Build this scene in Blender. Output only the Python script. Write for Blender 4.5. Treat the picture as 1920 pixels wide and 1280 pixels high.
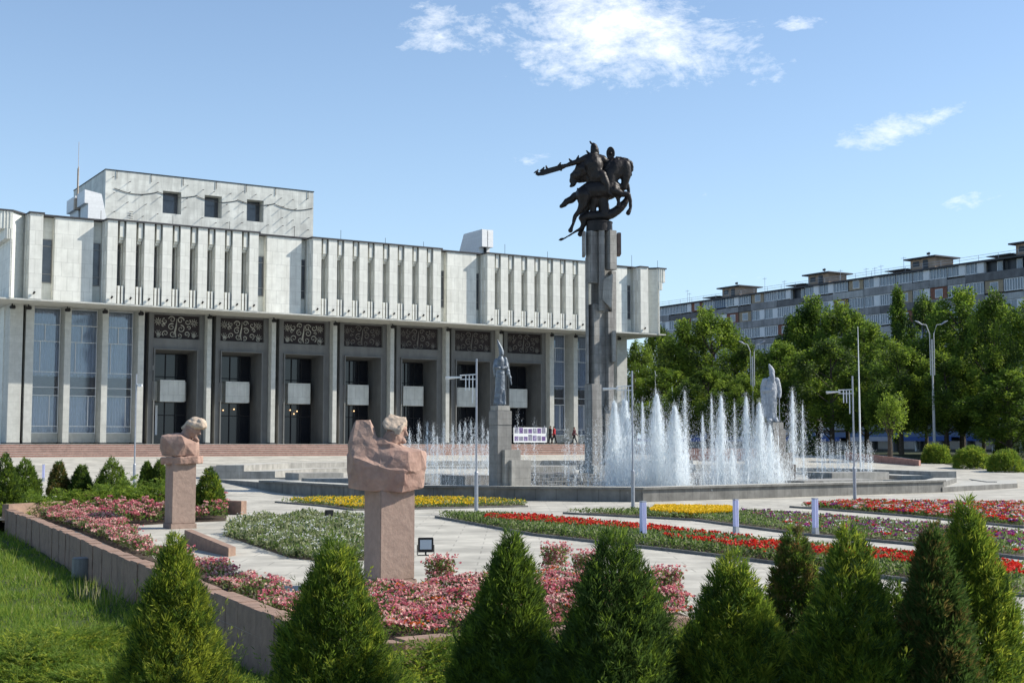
import bpy, bmesh, math, random
import numpy as np
from mathutils import Vector, Matrix, Euler
R = math.radians
for o in list(bpy.data.objects): bpy.data.objects.remove(o)
scene = bpy.context.scene
COL = scene.collection

# ------------------------------------------------------------------ camera
F = 2457.0; PITCH = math.atan(192 / F); EYE = 2.6
cam = bpy.data.cameras.new('camera'); co = bpy.data.objects.new('camera', cam); COL.objects.link(co)
cam.sensor_width = 36; cam.lens = 36 * F / 1920; cam.clip_start = 0.1; cam.clip_end = 3000
co.location = (0, 0, EYE); co.rotation_euler = (math.pi / 2 + PITCH, 0, 0)
scene.camera = co
# ------------------------------------------------------------------ world, sun, exposure
SUN_EL, SUN_AZ = R(38), R(7)       # azimuth: degrees from +X towards +Y
w = bpy.data.worlds.new('World'); scene.world = w; w.use_nodes = True
nt = w.node_tree; nt.nodes.clear()
def N(t, typ, **kw):
    n = t.nodes.new(typ)
    for k, v in kw.items(): setattr(n, k, v)
    return n
def math_node(t, op, a, b=None, c=None, clamp=False):
    n = t.nodes.new('ShaderNodeMath'); n.operation = op; n.use_clamp = clamp
    for i, v in enumerate((a, b, c)):
        if v is None: continue
        if isinstance(v, (int, float)): n.inputs[i].default_value = v
        else: t.links.new(v, n.inputs[i])
    return n.outputs[0]
out = N(nt, 'ShaderNodeOutputWorld'); bg = N(nt, 'ShaderNodeBackground'); bg.inputs[1].default_value = 0.13
sky = N(nt, 'ShaderNodeTexSky', sky_type='NISHITA', sun_disc=False)
sky.sun_elevation = SUN_EL; sky.sun_rotation = math.pi / 2 - SUN_AZ
sky.altitude = 750; sky.air_density = 1.0; sky.dust_density = .4; sky.ozone_density = 2.5
tc = N(nt, 'ShaderNodeTexCoord'); sep = N(nt, 'ShaderNodeSeparateXYZ'); nt.links.new(tc.outputs['Generated'], sep.inputs[0])
az = math_node(nt, 'ARCTAN2', sep.outputs[0], sep.outputs[1]); el = math_node(nt, 'ARCSINE', sep.outputs[2])
cmb = N(nt, 'ShaderNodeCombineXYZ')
nt.links.new(az, cmb.inputs[0]); nt.links.new(math_node(nt, 'MULTIPLY', el, 2.0), cmb.inputs[1])
def noise(scale, detail, rough, dist=0.0):
    n = N(nt, 'ShaderNodeTexNoise'); n.inputs['Scale'].default_value = scale; n.inputs['Detail'].default_value = detail
    n.inputs['Roughness'].default_value = rough; n.inputs['Distortion'].default_value = dist
    nt.links.new(cmb.outputs[0], n.inputs['Vector']); return n.outputs['Fac']
nz = math_node(nt, 'ADD', math_node(nt, 'MULTIPLY', noise(9, 10, .70, .6), .65), math_node(nt, 'MULTIPLY', noise(38, 6, .7, .2), .35))
def blob(px, py, wx, wy, gain=1.0, skew=0.0):
    a0 = math.atan((px - 960) / F); e0 = math.atan((832 - py) / F)
    dx = math_node(nt, 'SUBTRACT', az, a0); dy = math_node(nt, 'SUBTRACT', el, e0)
    if skew: dy = math_node(nt, 'SUBTRACT', dy, math_node(nt, 'MULTIPLY', dx, skew))
    qx = math_node(nt, 'POWER', math_node(nt, 'DIVIDE', math_node(nt, 'ABSOLUTE', dx), wx / F), 2.0)
    qy = math_node(nt, 'POWER', math_node(nt, 'DIVIDE', math_node(nt, 'ABSOLUTE', dy), wy / F), 2.0)
    s = math_node(nt, 'ADD', qx, qy)
    return math_node(nt, 'MULTIPLY', math_node(nt, 'SUBTRACT', 1.0, s, clamp=True), gain)
masks = [blob(1130, 60, 430, 135, 1.05, -.12), blob(1180, -140, 640, 190, .9), blob(1690, 262, 170, 50, .95, .16), blob(1840, 398, 95, 34, .8, .1),
         blob(1000, 290, 120, 24, .6), blob(1505, 48, 70, 24, .75), blob(1320, 20, 220, 60, .6), blob(920, 40, 260, 80, .95), blob(1490, 530, 260, 30, .25), blob(885, 232, 70, 18, .25),
         blob(390, 60, 260, 90, .28), blob(650, 150, 240, 120, .15), blob(1850, 225, 90, 18, .4)]
m = masks[0]
for q in masks[1:]: m = math_node(nt, 'MAXIMUM', m, q)
cl = math_node(nt, 'MULTIPLY', math_node(nt, 'ADD', math_node(nt, 'MULTIPLY', m, .62), math_node(nt, 'SUBTRACT', math_node(nt, 'MULTIPLY', nz, 2.3), 1.50)), 2.1, clamp=True)
cl = math_node(nt, 'MULTIPLY', cl, .9)
mix = N(nt, 'ShaderNodeMix', data_type='RGBA')
nt.links.new(cl, mix.inputs[0]); 
tint = N(nt, 'ShaderNodeMix', data_type='RGBA', blend_type='MULTIPLY'); tint.inputs[0].default_value = 1
tint.inputs[7].default_value = (1.02, 1.01, 1.0, 1)
nt.links.new(sky.outputs[0], tint.inputs[6])
hz = N(nt, 'ShaderNodeMix', data_type='RGBA'); hz.inputs[7].default_value = (3.3, 4.55, 5.6, 1)      # pale blue band of air over the horizon
hf = math_node(nt, 'MULTIPLY', math_node(nt, 'POWER', 2.718, math_node(nt, 'MULTIPLY', math_node(nt, 'MAXIMUM', el, 0.0), -6.0)), .85)
nt.links.new(hf, hz.inputs[0]); nt.links.new(tint.outputs[2], hz.inputs[6]); nt.links.new(hz.outputs[2], mix.inputs[6])
mix.inputs[7].default_value = (7.0, 7.2, 7.4, 1)
nt.links.new(mix.outputs[2], bg.inputs[0]); nt.links.new(bg.outputs[0], out.inputs[0])
sl = bpy.data.lights.new('sun', 'SUN'); sl.energy = 4.8; sl.angle = R(.53); sl.color = (1, .94, .84)
so = bpy.data.objects.new('sun', sl); COL.objects.link(so)
sd = Vector((math.cos(SUN_AZ) * math.cos(SUN_EL), math.sin(SUN_AZ) * math.cos(SUN_EL), math.sin(SUN_EL)))
so.rotation_euler = sd.to_track_quat('Z', 'Y').to_euler()
scene.view_settings.view_transform = 'Standard'; scene.view_settings.look = 'None'
scene.view_settings.exposure = 0.5; scene.view_settings.gamma = 1
scene.render.resolution_x = 1024; scene.render.resolution_y = 682
try:
    scene.cycles.max_bounces = 6; scene.cycles.transparent_max_bounces = 12
except Exception: pass

# ------------------------------------------------------------------ geometry of the place
TH = math.atan(3973 / (F / math.cos(PITCH)))
U = (math.sin(TH), math.cos(TH)); NN = (math.cos(TH), -math.sin(TH))      # along the hall, out of the hall
P0 = (-40.268, 101.937); ROT = math.atan2(U[1], U[0])
def ray(px, py):
    x = (px - 960) / F; v = (640 - py) / F
    return x, math.cos(PITCH) - v * math.sin(PITCH), math.sin(PITCH) + v * math.cos(PITCH)
def at(px, py, Y):
    r = ray(px, py); k = Y / r[1]; return Vector((r[0] * k, Y, r[2] * k + EYE))
def gnd(px, py, z=0.0):
    r = ray(px, py); k = (z - EYE) / r[2]; return Vector((r[0] * k, r[1] * k, z))
def sdist(x, y): return 107.85 + x * NN[0] + y * NN[1]
def gz(x, y):
    s = sdist(x, y); return 1.6 * min(1, max(0, (44 - s) / 34, (y - 78) / 40))
def gpt(px, py):
    z = 0.0
    for _ in range(30):
        p = gnd(px, py, min(z, 2.3)); z = z * .5 + .5 * gz(p.x, p.y)
    return gnd(px, py, z)
def hallpt(t, s, z): return Vector((P0[0] + U[0] * t + NN[0] * s, P0[1] + U[1] * t + NN[1] * s, z))
rng = np.random.default_rng(7); random.seed(7)

# ------------------------------------------------------------------ materials
MATS = {}
def mat(name, col, rough=.8, var=.0, scale=5., metal=0., bump=0., tile=None, stain=0., col2=None, transl=0., spec=.3, dark=None):
    if name in MATS: return MATS[name]
    m = bpy.data.materials.new(name); m.use_nodes = True; t = m.node_tree; t.nodes.clear()
    o = N(t, 'ShaderNodeOutputMaterial'); b = N(t, 'ShaderNodeBsdfPrincipled')
    b.inputs['Roughness'].default_value = rough; b.inputs['Metallic'].default_value = metal
    b.inputs['Specular IOR Level'].default_value = spec
    b.inputs['Base Color'].default_value = (*col, 1)
    tcn = N(t, 'ShaderNodeTexCoord'); cur = None; hgt = None
    if var or col2 or bump or stain:
        nn = N(t, 'ShaderNodeTexNoise'); nn.inputs['Scale'].default_value = scale; nn.inputs['Detail'].default_value = 7; nn.inputs['Roughness'].default_value = .62
        t.links.new(tcn.outputs['Object'], nn.inputs['Vector'])
        mx = N(t, 'ShaderNodeMix', data_type='RGBA'); c2 = col2 or tuple(c * (1 - var) for c in col)
        mr = N(t, 'ShaderNodeMapRange'); mr.inputs[1].default_value = .35; mr.inputs[2].default_value = .65
        t.links.new(nn.outputs['Fac'], mr.inputs[0]); t.links.new(mr.outputs[0], mx.inputs[0])
        mx.inputs[6].default_value = (*c2, 1); mx.inputs[7].default_value = (*(min(1, c * (1 + var * .5)) for c in col), 1)
        cur = mx.outputs[2]; hgt = nn.outputs['Fac']
    if stain:
        sn = N(t, 'ShaderNodeTexNoise'); sn.inputs['Scale'].default_value = 1.0; sn.inputs['Detail'].default_value = 6; sn.inputs['Roughness'].default_value = .7
        mp = N(t, 'ShaderNodeMapping'); mp.inputs['Scale'].default_value = (1.6, 1.6, .14)
        t.links.new(tcn.outputs['Object'], mp.inputs[0]); t.links.new(mp.outputs[0], sn.inputs['Vector'])
        sr = N(t, 'ShaderNodeMapRange'); sr.inputs[1].default_value = .42; sr.inputs[2].default_value = .72; sr.inputs[4].default_value = stain
        t.links.new(sn.outputs['Fac'], sr.inputs[0])
        mx = N(t, 'ShaderNodeMix', data_type='RGBA'); t.links.new(sr.outputs[0], mx.inputs[0]); t.links.new(cur, mx.inputs[6])
        mx.inputs[7].default_value = (*(dark or tuple(c * .45 for c in col)), 1); cur = mx.outputs[2]
    if tile:
        tw, th, depth, vert = tile
        sp = N(t, 'ShaderNodeSeparateXYZ'); t.links.new(tcn.outputs['Object'], sp.inputs[0]); cb = N(t, 'ShaderNodeCombineXYZ')
        if vert:
            t.links.new(math_node(t, 'ADD', sp.outputs[0], sp.outputs[1]), cb.inputs[0]); t.links.new(sp.outputs[2], cb.inputs[1])
        else:
            t.links.new(sp.outputs[0], cb.inputs[0]); t.links.new(sp.outputs[1], cb.inputs[1])
        br = N(t, 'ShaderNodeTexBrick'); br.inputs['Scale'].default_value = 1; br.inputs['Brick Width'].default_value = tw; br.inputs['Row Height'].default_value = th
        br.inputs['Mortar Size'].default_value = min(tw, th) * .03; br.inputs['Mortar Smooth'].default_value = .3; br.inputs['Bias'].default_value = 0
        br.inputs['Color1'].default_value = (1, 1, 1, 1); br.inputs['Color2'].default_value = (1 - depth * .55,) * 3 + (1,); br.inputs['Mortar'].default_value = (1 - depth * 1.6,) * 3 + (1,)
        t.links.new(cb.outputs[0], br.inputs['Vector'])
        mx = N(t, 'ShaderNodeMix', data_type='RGBA', blend_type='MULTIPLY'); mx.inputs[0].default_value = 1
        if cur is None: mx.inputs[6].default_value = (*col, 1)
        else: t.links.new(cur, mx.inputs[6])
        t.links.new(br.outputs['Color'], mx.inputs[7]); cur = mx.outputs[2]
    if cur is not None: t.links.new(cur, b.inputs['Base Color'])
    if bump and hgt is not None:
        bp = N(t, 'ShaderNodeBump'); bp.inputs['Strength'].default_value = bump; bp.inputs['Distance'].default_value = .05
        t.links.new(hgt, bp.inputs['Height']); t.links.new(bp.outputs[0], b.inputs['Normal'])
    if transl:
        tr = N(t, 'ShaderNodeBsdfTranslucent'); tr.inputs[0].default_value = (*(min(1, c * 1.5) for c in col), 1)
        ms = N(t, 'ShaderNodeMixShader'); ms.inputs[0].default_value = transl
        t.links.new(b.outputs[0], ms.inputs[1]); t.links.new(tr.outputs[0], ms.inputs[2]); t.links.new(ms.outputs[0], o.inputs[0])
    else: t.links.new(b.outputs[0], o.inputs[0])
    MATS[name] = m; return m
def glass(name, col, mixf, rough=.05):
    if name in MATS: return MATS[name]
    m = bpy.data.materials.new(name); m.use_nodes = True; t = m.node_tree; t.nodes.clear()
    o = N(t, 'ShaderNodeOutputMaterial'); tr = N(t, 'ShaderNodeBsdfTransparent'); tr.inputs[0].default_value = (*col, 1)
    g = N(t, 'ShaderNodeBsdfGlossy'); g.inputs[1].default_value = rough; g.inputs[0].default_value = (.9, .95, 1, 1)
    ms = N(t, 'ShaderNodeMixShader'); ms.inputs[0].default_value = mixf
    t.links.new(tr.outputs[0], ms.inputs[1]); t.links.new(g.outputs[0], ms.inputs[2]); t.links.new(ms.outputs[0], o.inputs[0])
    MATS[name] = m; return m
def emit(name, col, s):
    m = bpy.data.materials.new(name); m.use_nodes = True; t = m.node_tree; t.nodes.clear()
    o = N(t, 'ShaderNodeOutputMaterial'); e = N(t, 'ShaderNodeEmission'); e.inputs[0].default_value = (*col, 1); e.inputs[1].default_value = s
    t.links.new(e.outputs[0], o.inputs[0]); return m
clad = mat('marble_cladding', (.66, .67, .62), .7, var=.10, scale=2.2, tile=(1.3, .42, .11, True), stain=.45, dark=(.40, .39, .34))
clad_plain = mat('marble_face', (.70, .70, .645), .7, var=.12, scale=1.3, tile=(.9, 1.15, .13, True), stain=.55, dark=(.47, .46, .41))
pier_m = mat('pier_stone', (.50, .50, .46), .75, var=.12, scale=2.2, tile=(1.4, .6, .09, True), stain=.4, dark=(.33, .32, .28))
grey_conc = mat('grey_concrete', (.27, .27, .26), .85, var=.18, scale=1.8, stain=.3)
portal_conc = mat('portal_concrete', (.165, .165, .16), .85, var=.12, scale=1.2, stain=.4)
dark_metal = mat('dark_metal', (.02, .02, .022), .5)
black_m = mat('black_plastic', (.012, .012, .014), .45)
roof_m = mat('roof_sheet', (.05, .05, .055), .6, var=.2)
bronze = mat('bronze', (.019, .015, .014), .5, var=.4, scale=3, metal=.25, spec=.35, bump=.4)
grey_gran = mat('grey_granite', (.30, .29, .27), .7, var=.25, scale=1.6, tile=(.55, .5, .2, True), stain=.85, dark=(.085, .075, .07), bump=.3)
pale_gran = mat('pale_granite', (.34, .33, .30), .75, var=.22, scale=2, tile=(.6, .5, .16, True), stain=.6, dark=(.16, .15, .14), bump=.3)
granite2 = mat('statue_metal', (.20, .23, .26), .48, var=.45, scale=4, metal=.3, stain=.6, dark=(.09, .10, .12), bump=.3)
granite3 = mat('statue_granite', (.36, .385, .42), .65, var=.25, scale=5, stain=.5, bump=.4)
ped_gran = mat('pedestal_granite', (.26, .255, .24), .75, var=.2, scale=3, tile=(.8, .42, .16, True), stain=.6)
pink = mat('pink_sandstone', (.345, .25, .20), .82, var=.16, scale=7, bump=.35, stain=.25, dark=(.24, .155, .12))
pinkrock = mat('pink_rock', (.38, .26, .205), .85, var=.28, scale=3.2, bump=.7, stain=.5, dark=(.27, .13, .10))
cream = mat('cream_stone', (.49, .39, .30), .85, var=.18, scale=9, bump=.5)
pink_wall = mat('pink_wall_stone', (.33, .235, .195), .85, var=.2, scale=6, bump=.4, tile=(1.25, 3, .30, True), stain=.4)
red_step = mat('red_step_granite', (.40, .22, .175), .8, var=.2, scale=3, tile=(1.0, 1.0, .15, True))
pale_stone = mat('pale_ledge_stone', (.47, .46, .41), .8, var=.18, scale=1.5, tile=(1.3, 1.3, .13, False), stain=.0)
ledge_side = mat('ledge_side_granite', (.20, .195, .18), .8, var=.3, scale=1.7, tile=(.7, 2, .2, True), stain=.6, bump=.3)
white_m = mat('white_paint', (.75, .76, .76), .5, var=.05)
steel = mat('galvanised_steel', (.34, .36, .40), .45, metal=.5, var=.15, scale=6)
curtain_m = mat('curtain', (.80, .82, .86), .9, var=.12, scale=3, transl=.25)
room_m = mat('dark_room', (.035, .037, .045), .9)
brown_panel = mat('brown_panel', (.16, .125, .11), .7, var=.2)
win_glass = glass('window_glass', (.78, .82, .88), .09)
dark_glass = mat('dark_glass', (.012, .014, .02), .08, spec=.6)
soil = mat('soil', (.075, .055, .04), .95, var=.4, scale=9, bump=.6)

# ------------------------------------------------------------------ mesh helpers
class MB:
    def __init__(s): s.v = []; s.f = []; s.mi = []
    def add(s, vs, fs, mi=0):
        b = len(s.v); s.v += [tuple(v) for v in vs]; s.f += [tuple(b + i for i in f) for f in fs]; s.mi += [mi] * len(fs); return s
    def box(s, x0, x1, y0, y1, z0, z1, mi=0, rot=0, pivot=None, taper=0.):
        vs = [(x, y, z) for z in (z0, z1) for x, y in ((x0, y0), (x1, y0), (x1, y1), (x0, y1))]
        if taper:
            cx, cy = (x0 + x1) / 2, (y0 + y1) / 2
            vs = vs[:4] + [(cx + (x - cx) * (1 - taper), cy + (y - cy) * (1 - taper), z) for x, y, z in vs[4:]]
        if rot:
            px, py = pivot or ((x0 + x1) / 2, (y0 + y1) / 2); c, q = math.cos(rot), math.sin(rot)
            vs = [(px + (x - px) * c - (y - py) * q, py + (x - px) * q + (y - py) * c, z) for x, y, z in vs]
        return s.add(vs, [(0, 3, 2, 1), (4, 5, 6, 7), (0, 1, 5, 4), (1, 2, 6, 5), (2, 3, 7, 6), (3, 0, 4, 7)], mi)
    def prism(s, pts, z0, z1, mi=0, top=None):
        n = len(pts); f0 = z0 if callable(z0) else (lambda x, y: z0); f1 = z1 if callable(z1) else (lambda x, y: z1)
        vs = [(x, y, f0(x, y)) for x, y in pts] + [(x, y, f1(x, y)) for x, y in pts]
        b = len(s.v); s.v += vs
        for i in range(n):
            j = (i + 1) % n; s.f.append((b + i, b + j, b + n + j, b + n + i)); s.mi.append(mi)
        s.f.append(tuple(b + n + i for i in range(n))); s.mi.append(mi if top is None else top)
        s.f.append(tuple(b + i for i in reversed(range(n)))); s.mi.append(mi); return s
    def profile(s, pts, a0, a1, axis='x', mi=0):      # polygon in (other, z) extruded along axis
        n = len(pts)
        vs = [((a, p, z) if axis == 'x' else (p, a, z)) for a in (a0, a1) for p, z in pts]
        fs = [(i, (i + 1) % n, n + (i + 1) % n, n + i) for i in range(n)] + [tuple(range(n))[::-1], tuple(range(n, 2 * n))]
        return s.add(vs, fs, mi)
    def tube(s, pts, rad, n=8, mi=0, cap=True):
        pts = [Vector(p) for p in pts]; rad = rad if isinstance(rad, (list, tuple)) else [rad] * len(pts); b = len(s.v)
        for i, p in enumerate(pts):
            d = (pts[min(i + 1, len(pts) - 1)] - pts[max(i - 1, 0)]).normalized()
            up = Vector((0, 0, 1)) if abs(d.z) < .95 else Vector((1, 0, 0)); a = d.cross(up).normalized(); c = d.cross(a)
            for k in range(n):
                q = 2 * math.pi * k / n; s.v.append(tuple(p + (a * math.cos(q) + c * math.sin(q)) * rad[i]))
        for i in range(len(pts) - 1):
            for k in range(n):
                s.f.append((b + i * n + k, b + i * n + (k + 1) % n, b + (i + 1) * n + (k + 1) % n, b + (i + 1) * n + k)); s.mi.append(mi)
        if cap:
            s.f.append(tuple(b + k for k in reversed(range(n)))); s.mi.append(mi)
            e = b + (len(pts) - 1) * n; s.f.append(tuple(e + k for k in range(n))); s.mi.append(mi)
        return s
    def build(s, name, mats, parent=None, smooth=False, bevel=0, loc=None, rotz=0):
        me = bpy.data.meshes.new(name); me.from_pydata(s.v, [], s.f)
        mats = mats if isinstance(mats, (list, tuple)) else [mats]
        for m_ in mats: me.materials.append(m_)
        me.polygons.foreach_set('material_index', s.mi)
        bm = bmesh.new(); bm.from_mesh(me); bmesh.ops.recalc_face_normals(bm, faces=bm.faces)
        if bevel:
            es = [e for e in bm.edges if len(e.link_faces) == 2 and e.calc_face_angle(0) > .6]
            bmesh.ops.bevel(bm, geom=es, offset=bevel, segments=2, affect='EDGES', clamp_overlap=True)
        bm.to_mesh(me); bm.free()
        if smooth: me.polygons.foreach_set('use_smooth', [True] * len(me.polygons))
        o = bpy.data.objects.new(name, me); COL.objects.link(o); o.parent = parent
        if loc is not None: o.location = loc
        o.rotation_euler.z = rotz
        return o
def tag(o, label=None, cat=None, group=None, kind=None):
    if label: o['label'] = label
    if cat: o['category'] = cat
    if group: o['group'] = group
    if kind: o['kind'] = kind
    return o
def thing(name, label, cat, loc=(0, 0, 0), rotz=0, group=None):
    o = bpy.data.objects.new(name, None); COL.objects.link(o); o.location = loc; o.rotation_euler.z = rotz
    o.empty_display_size = .3
    return tag(o, label, cat, group)
def link_copy(o, parent, loc=None):
    c = o.copy(); COL.objects.link(c); c.parent = parent
    if loc is not None: c.location = loc
    return c
def dup(root, loc, rotz=0, label=None, scale=None):
    r = root.copy(); COL.objects.link(r); r.location = loc; r.rotation_euler.z = rotz
    if label: r['label'] = label
    if scale: r.scale = scale if isinstance(scale, (tuple, list)) else (scale,) * 3
    for ch in list(root.children):
        c = ch.copy(); COL.objects.link(c); c.parent = r
        for g in list(ch.children):
            d = g.copy(); COL.objects.link(d); d.parent = c
    return r
def raw(name, P, mats, mi=None, parent=None, k=None):
    """P: (N,k,3) array of separate faces"""
    Nf, k, _ = P.shape; me = bpy.data.meshes.new(name)
    me.vertices.add(Nf * k); me.vertices.foreach_set('co', P.reshape(-1).astype(np.float32))
    me.loops.add(Nf * k); me.loops.foreach_set('vertex_index', np.arange(Nf * k, dtype=np.int32))
    me.polygons.add(Nf); me.polygons.foreach_set('loop_start', np.arange(0, Nf * k, k, dtype=np.int32))
    me.polygons.foreach_set('loop_total', np.full(Nf, k, dtype=np.int32))
    for m_ in (mats if isinstance(mats, (list, tuple)) else [mats]): me.materials.append(m_)
    if mi is not None: me.polygons.foreach_set('material_index', mi.astype(np.int32))
    me.update(calc_edges=True); me.validate()
    o = bpy.data.objects.new(name, me); COL.objects.link(o); o.parent = parent; return o
def unit(v): return v / (np.linalg.norm(v, axis=-1, keepdims=True) + 1e-9)
def blades(base, d, length, width, tri=True, face=None):
    """thin tapered faces from base along d"""
    n = len(base); side = np.cross(d, rng.normal(size=(n, 3))) if face is None else np.cross(d, face)
    side = unit(side) * np.asarray(width).reshape(-1, 1) / 2; tip = base + d * np.asarray(length).reshape(-1, 1)
    if tri: return np.stack([base - side, base + side, tip], 1)
    mid = base + d * np.asarray(length).reshape(-1, 1) * .5
    return np.stack([base, mid + side, tip, mid - side], 1)
def remesh(name, build, mats, voxel, parent=None, disp=0., dscale=1., smooth=True, dec=None, flat=False, loc=None, rotz=0):
    bm = bmesh.new(); build(bm); me = bpy.data.meshes.new(name + '_src'); bm.to_mesh(me); bm.free()
    o = bpy.data.objects.new(name, me); COL.objects.link(o)
    md = o.modifiers.new('r', 'REMESH'); md.mode = 'VOXEL'; md.voxel_size = voxel; md.adaptivity = 0
    if smooth:
        sm = o.modifiers.new('s', 'SMOOTH'); sm.iterations = 2 if smooth is True else smooth; sm.factor = .5
    if disp:
        tx = bpy.data.textures.new(name, 'CLOUDS'); tx.noise_scale = dscale; tx.noise_depth = 3
        dm = o.modifiers.new('d', 'DISPLACE'); dm.texture = tx; dm.strength = disp; dm.mid_level = .5
    if dec:
        dd = o.modifiers.new('c', 'DECIMATE'); dd.ratio = dec
    bpy.context.view_layer.update()
    dg = bpy.context.evaluated_depsgraph_get(); nm = bpy.data.meshes.new_from_object(o.evaluated_get(dg)); nm.name = name
    o.modifiers.clear(); o.data = nm; bpy.data.meshes.remove(me)
    nm.materials.clear()
    for m_ in (mats if isinstance(mats, (list, tuple)) else [mats]): nm.materials.append(m_)
    nm.polygons.foreach_set('use_smooth', [not flat] * len(nm.polygons))
    o.parent = parent
    if loc is not None: o.location = loc
    o.rotation_euler.z = rotz
    return o
def cap_chain(bm, pts):
    """pts: (x,y,z,r); spheres joined by cones"""
    for i, p in enumerate(pts):
        bmesh.ops.create_icosphere(bm, subdivisions=2, radius=p[3], matrix=Matrix.Translation(p[:3]))
        if i:
            a = Vector(pts[i - 1][:3]); b = Vector(p[:3]); d = b - a
            if d.length < 1e-4: continue
            M = Matrix.Translation((a + b) / 2) @ d.to_track_quat('Z', 'Y').to_matrix().to_4x4()
            bmesh.ops.create_cone(bm, cap_ends=True, segments=14, radius1=pts[i - 1][3], radius2=p[3], depth=d.length, matrix=M)
def hull(bm, pts):
    vs = [bm.verts.new(p) for p in pts]; r = bmesh.ops.convex_hull(bm, input=vs)
    dead = [v for v in set(r['geom_interior'] + r['geom_unused']) if isinstance(v, bmesh.types.BMVert) and v.is_valid]
    if dead: bmesh.ops.delete(bm, geom=dead, context='VERTS')
def ellipsoid(bm, c, r, rot=None):
    M = Matrix.Translation(c) @ (rot.to_matrix().to_4x4() if rot else Matrix()) @ Matrix.Diagonal((*r, 1))
    bmesh.ops.create_icosphere(bm, subdivisions=3, radius=1, matrix=M)

# ================================================================== SETTING
pave_m = mat('plaza_paving', (.50, .475, .405), .8, var=.30, scale=.6, tile=(1.5, .75, .2, False), stain=.5, dark=(.34, .32, .275), bump=.05)
asph = mat('street_asphalt', (.12, .12, .12), .9, var=.2, scale=2)
lawn_m = mat('lawn_soil', (.060, .085, .022), .95, var=.5, scale=5, bump=.8)
def sheet(name, polys, m, kind='structure'):
    g = MB()
    for poly in polys: g.add(poly, [tuple(range(len(poly)))])
    o = g.build(name, m); return tag(o, kind=kind)
def hp(t, s, z): p = hallpt(t, s, z); return (p.x, p.y, z)
WC = (-17.43, 45.4)                                     # far left corner of the garden wall
w1 = [gnd(x, y, .35) for x, y in [(10, 955), (65, 975), (130, 1002), (210, 1037), (300, 1071), (400, 1112), (470, 1139), (540, 1165), (575, 1190)]]
w2 = [gnd(x, y, .35) for x, y in [(575, 1190), (660, 1193), (760, 1190), (850, 1182), (1000, 1172), (1140, 1160), (1297, 1147)]]
edge = [(p.x, p.y) for p in w1] + [(p.x, p.y) for p in w2[1:]]
flat = [(-100, 46)] + edge + [(9, 15.5), (18, 9), (60, 5), (160, 46)]
sheet('plaza_paving', [[(x, y, 0) for x, y in flat]], pave_m)
def drape(name, m, x0, x1, y0, y1, st, dz=0., keep=None):
    g = MB(); nx_, ny_ = int((x1 - x0) / st), int((y1 - y0) / st)
    vs = [(x0 + i * st, y0 + j * st, gz(x0 + i * st, y0 + j * st) + dz) for j in range(ny_ + 1) for i in range(nx_ + 1)]
    fs = [(j * (nx_ + 1) + i, j * (nx_ + 1) + i + 1, (j + 1) * (nx_ + 1) + i + 1, (j + 1) * (nx_ + 1) + i) for j in range(ny_) for i in range(nx_) if keep is None or keep(x0 + (i + .5) * st, y0 + (j + .5) * st)]
    g.add(vs, fs); return tag(g.build(name, m), kind='structure')
drape('plaza_slope', pave_m, -100, 160, 46, 200, 2.0)
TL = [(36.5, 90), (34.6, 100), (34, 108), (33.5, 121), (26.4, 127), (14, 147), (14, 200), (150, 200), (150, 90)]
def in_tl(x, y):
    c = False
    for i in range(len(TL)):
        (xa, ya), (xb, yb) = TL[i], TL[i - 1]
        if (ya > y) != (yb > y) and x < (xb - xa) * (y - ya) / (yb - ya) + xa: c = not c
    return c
drape('tree_shade_lawn', mat('shade_toned_lawn_soil', (.045, .055, .025), .95, var=.4, scale=3), 12, 132, 90, 198, 1.0, .012, in_tl)  # lawn strip under the trees, colour darkened to stand for their shade
sheet('street_ground', [[(-600, 199.5, 1.58), (700, 199.5, 1.58), (700, 1500, 1.58), (-600, 1500, 1.58)]], asph)
# lawn: one undulating sheet under the near garden
def lawn_z(x, y):
    t = min(1, max(0, (x + 3.2) / 4)); t = t * t * (3 - 2 * t)
    return -.47 + .30 * t + .05 * math.sin(x * 1.7 + 1) * math.sin(y * 1.3) + .03 * math.sin(x * 4.1) * math.sin(y * 3.3)
g = MB(); nx, ny = 110, 110; xs = [-70 + 110 * i / nx for i in range(nx + 1)]; ys = [1 + 62 * j / ny for j in range(ny + 1)]
g.add([(x, y, lawn_z(x, y) - (max(0, y - 44) * .0)) for y in ys for x in xs],
      [(j * (nx + 1) + i, j * (nx + 1) + i + 1, (j + 1) * (nx + 1) + i + 1, (j + 1) * (nx + 1) + i) for j in range(ny) for i in range(nx)])
tag(g.build('lawn_ground', lawn_m, smooth=True), kind='structure')

# terrace and its flight of steps before the hall
g = MB()
for k in range(6):
    s1 = 1.5 + .36 * (5 - k); z1 = 1.6 + .1667 * (k + 1)
    g.add([hp(-40, s1, 1.4), hp(66.5, s1, 1.4), hp(66.5, s1, z1 - .03), hp(-40, s1, z1 - .03)], [(0, 1, 2, 3)], 0)
    a = s1 + .03
    g.add([hp(-40, a, z1 - .03), hp(66.53, a, z1 - .03), hp(66.53, a, z1), hp(-40, a, z1), hp(-40, s1 - .4, z1), hp(66.53, s1 - .4, z1), hp(66.53, s1 - .4, z1 - .03), hp(-40, s1 - .4, z1 - .03)],
          [(0, 1, 2, 3), (3, 2, 5, 4), (1, 6, 5, 2)], 1)
    g.add([hp(66.5, s1, 1.4), hp(66.5, -2, 1.4), hp(66.5, -2, z1 - .03), hp(66.5, s1, z1 - .03)], [(0, 1, 2, 3)], 0)
tag(g.build('steps', [red_step, pale_stone]), kind='structure')
g = MB(); g.prism([hp(-40, 1.1, 0)[:2], hp(66.4, 1.1, 0)[:2], hp(66.4, -32, 0)[:2], hp(-40, -32, 0)[:2]], 1.4, 2.6)
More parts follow.
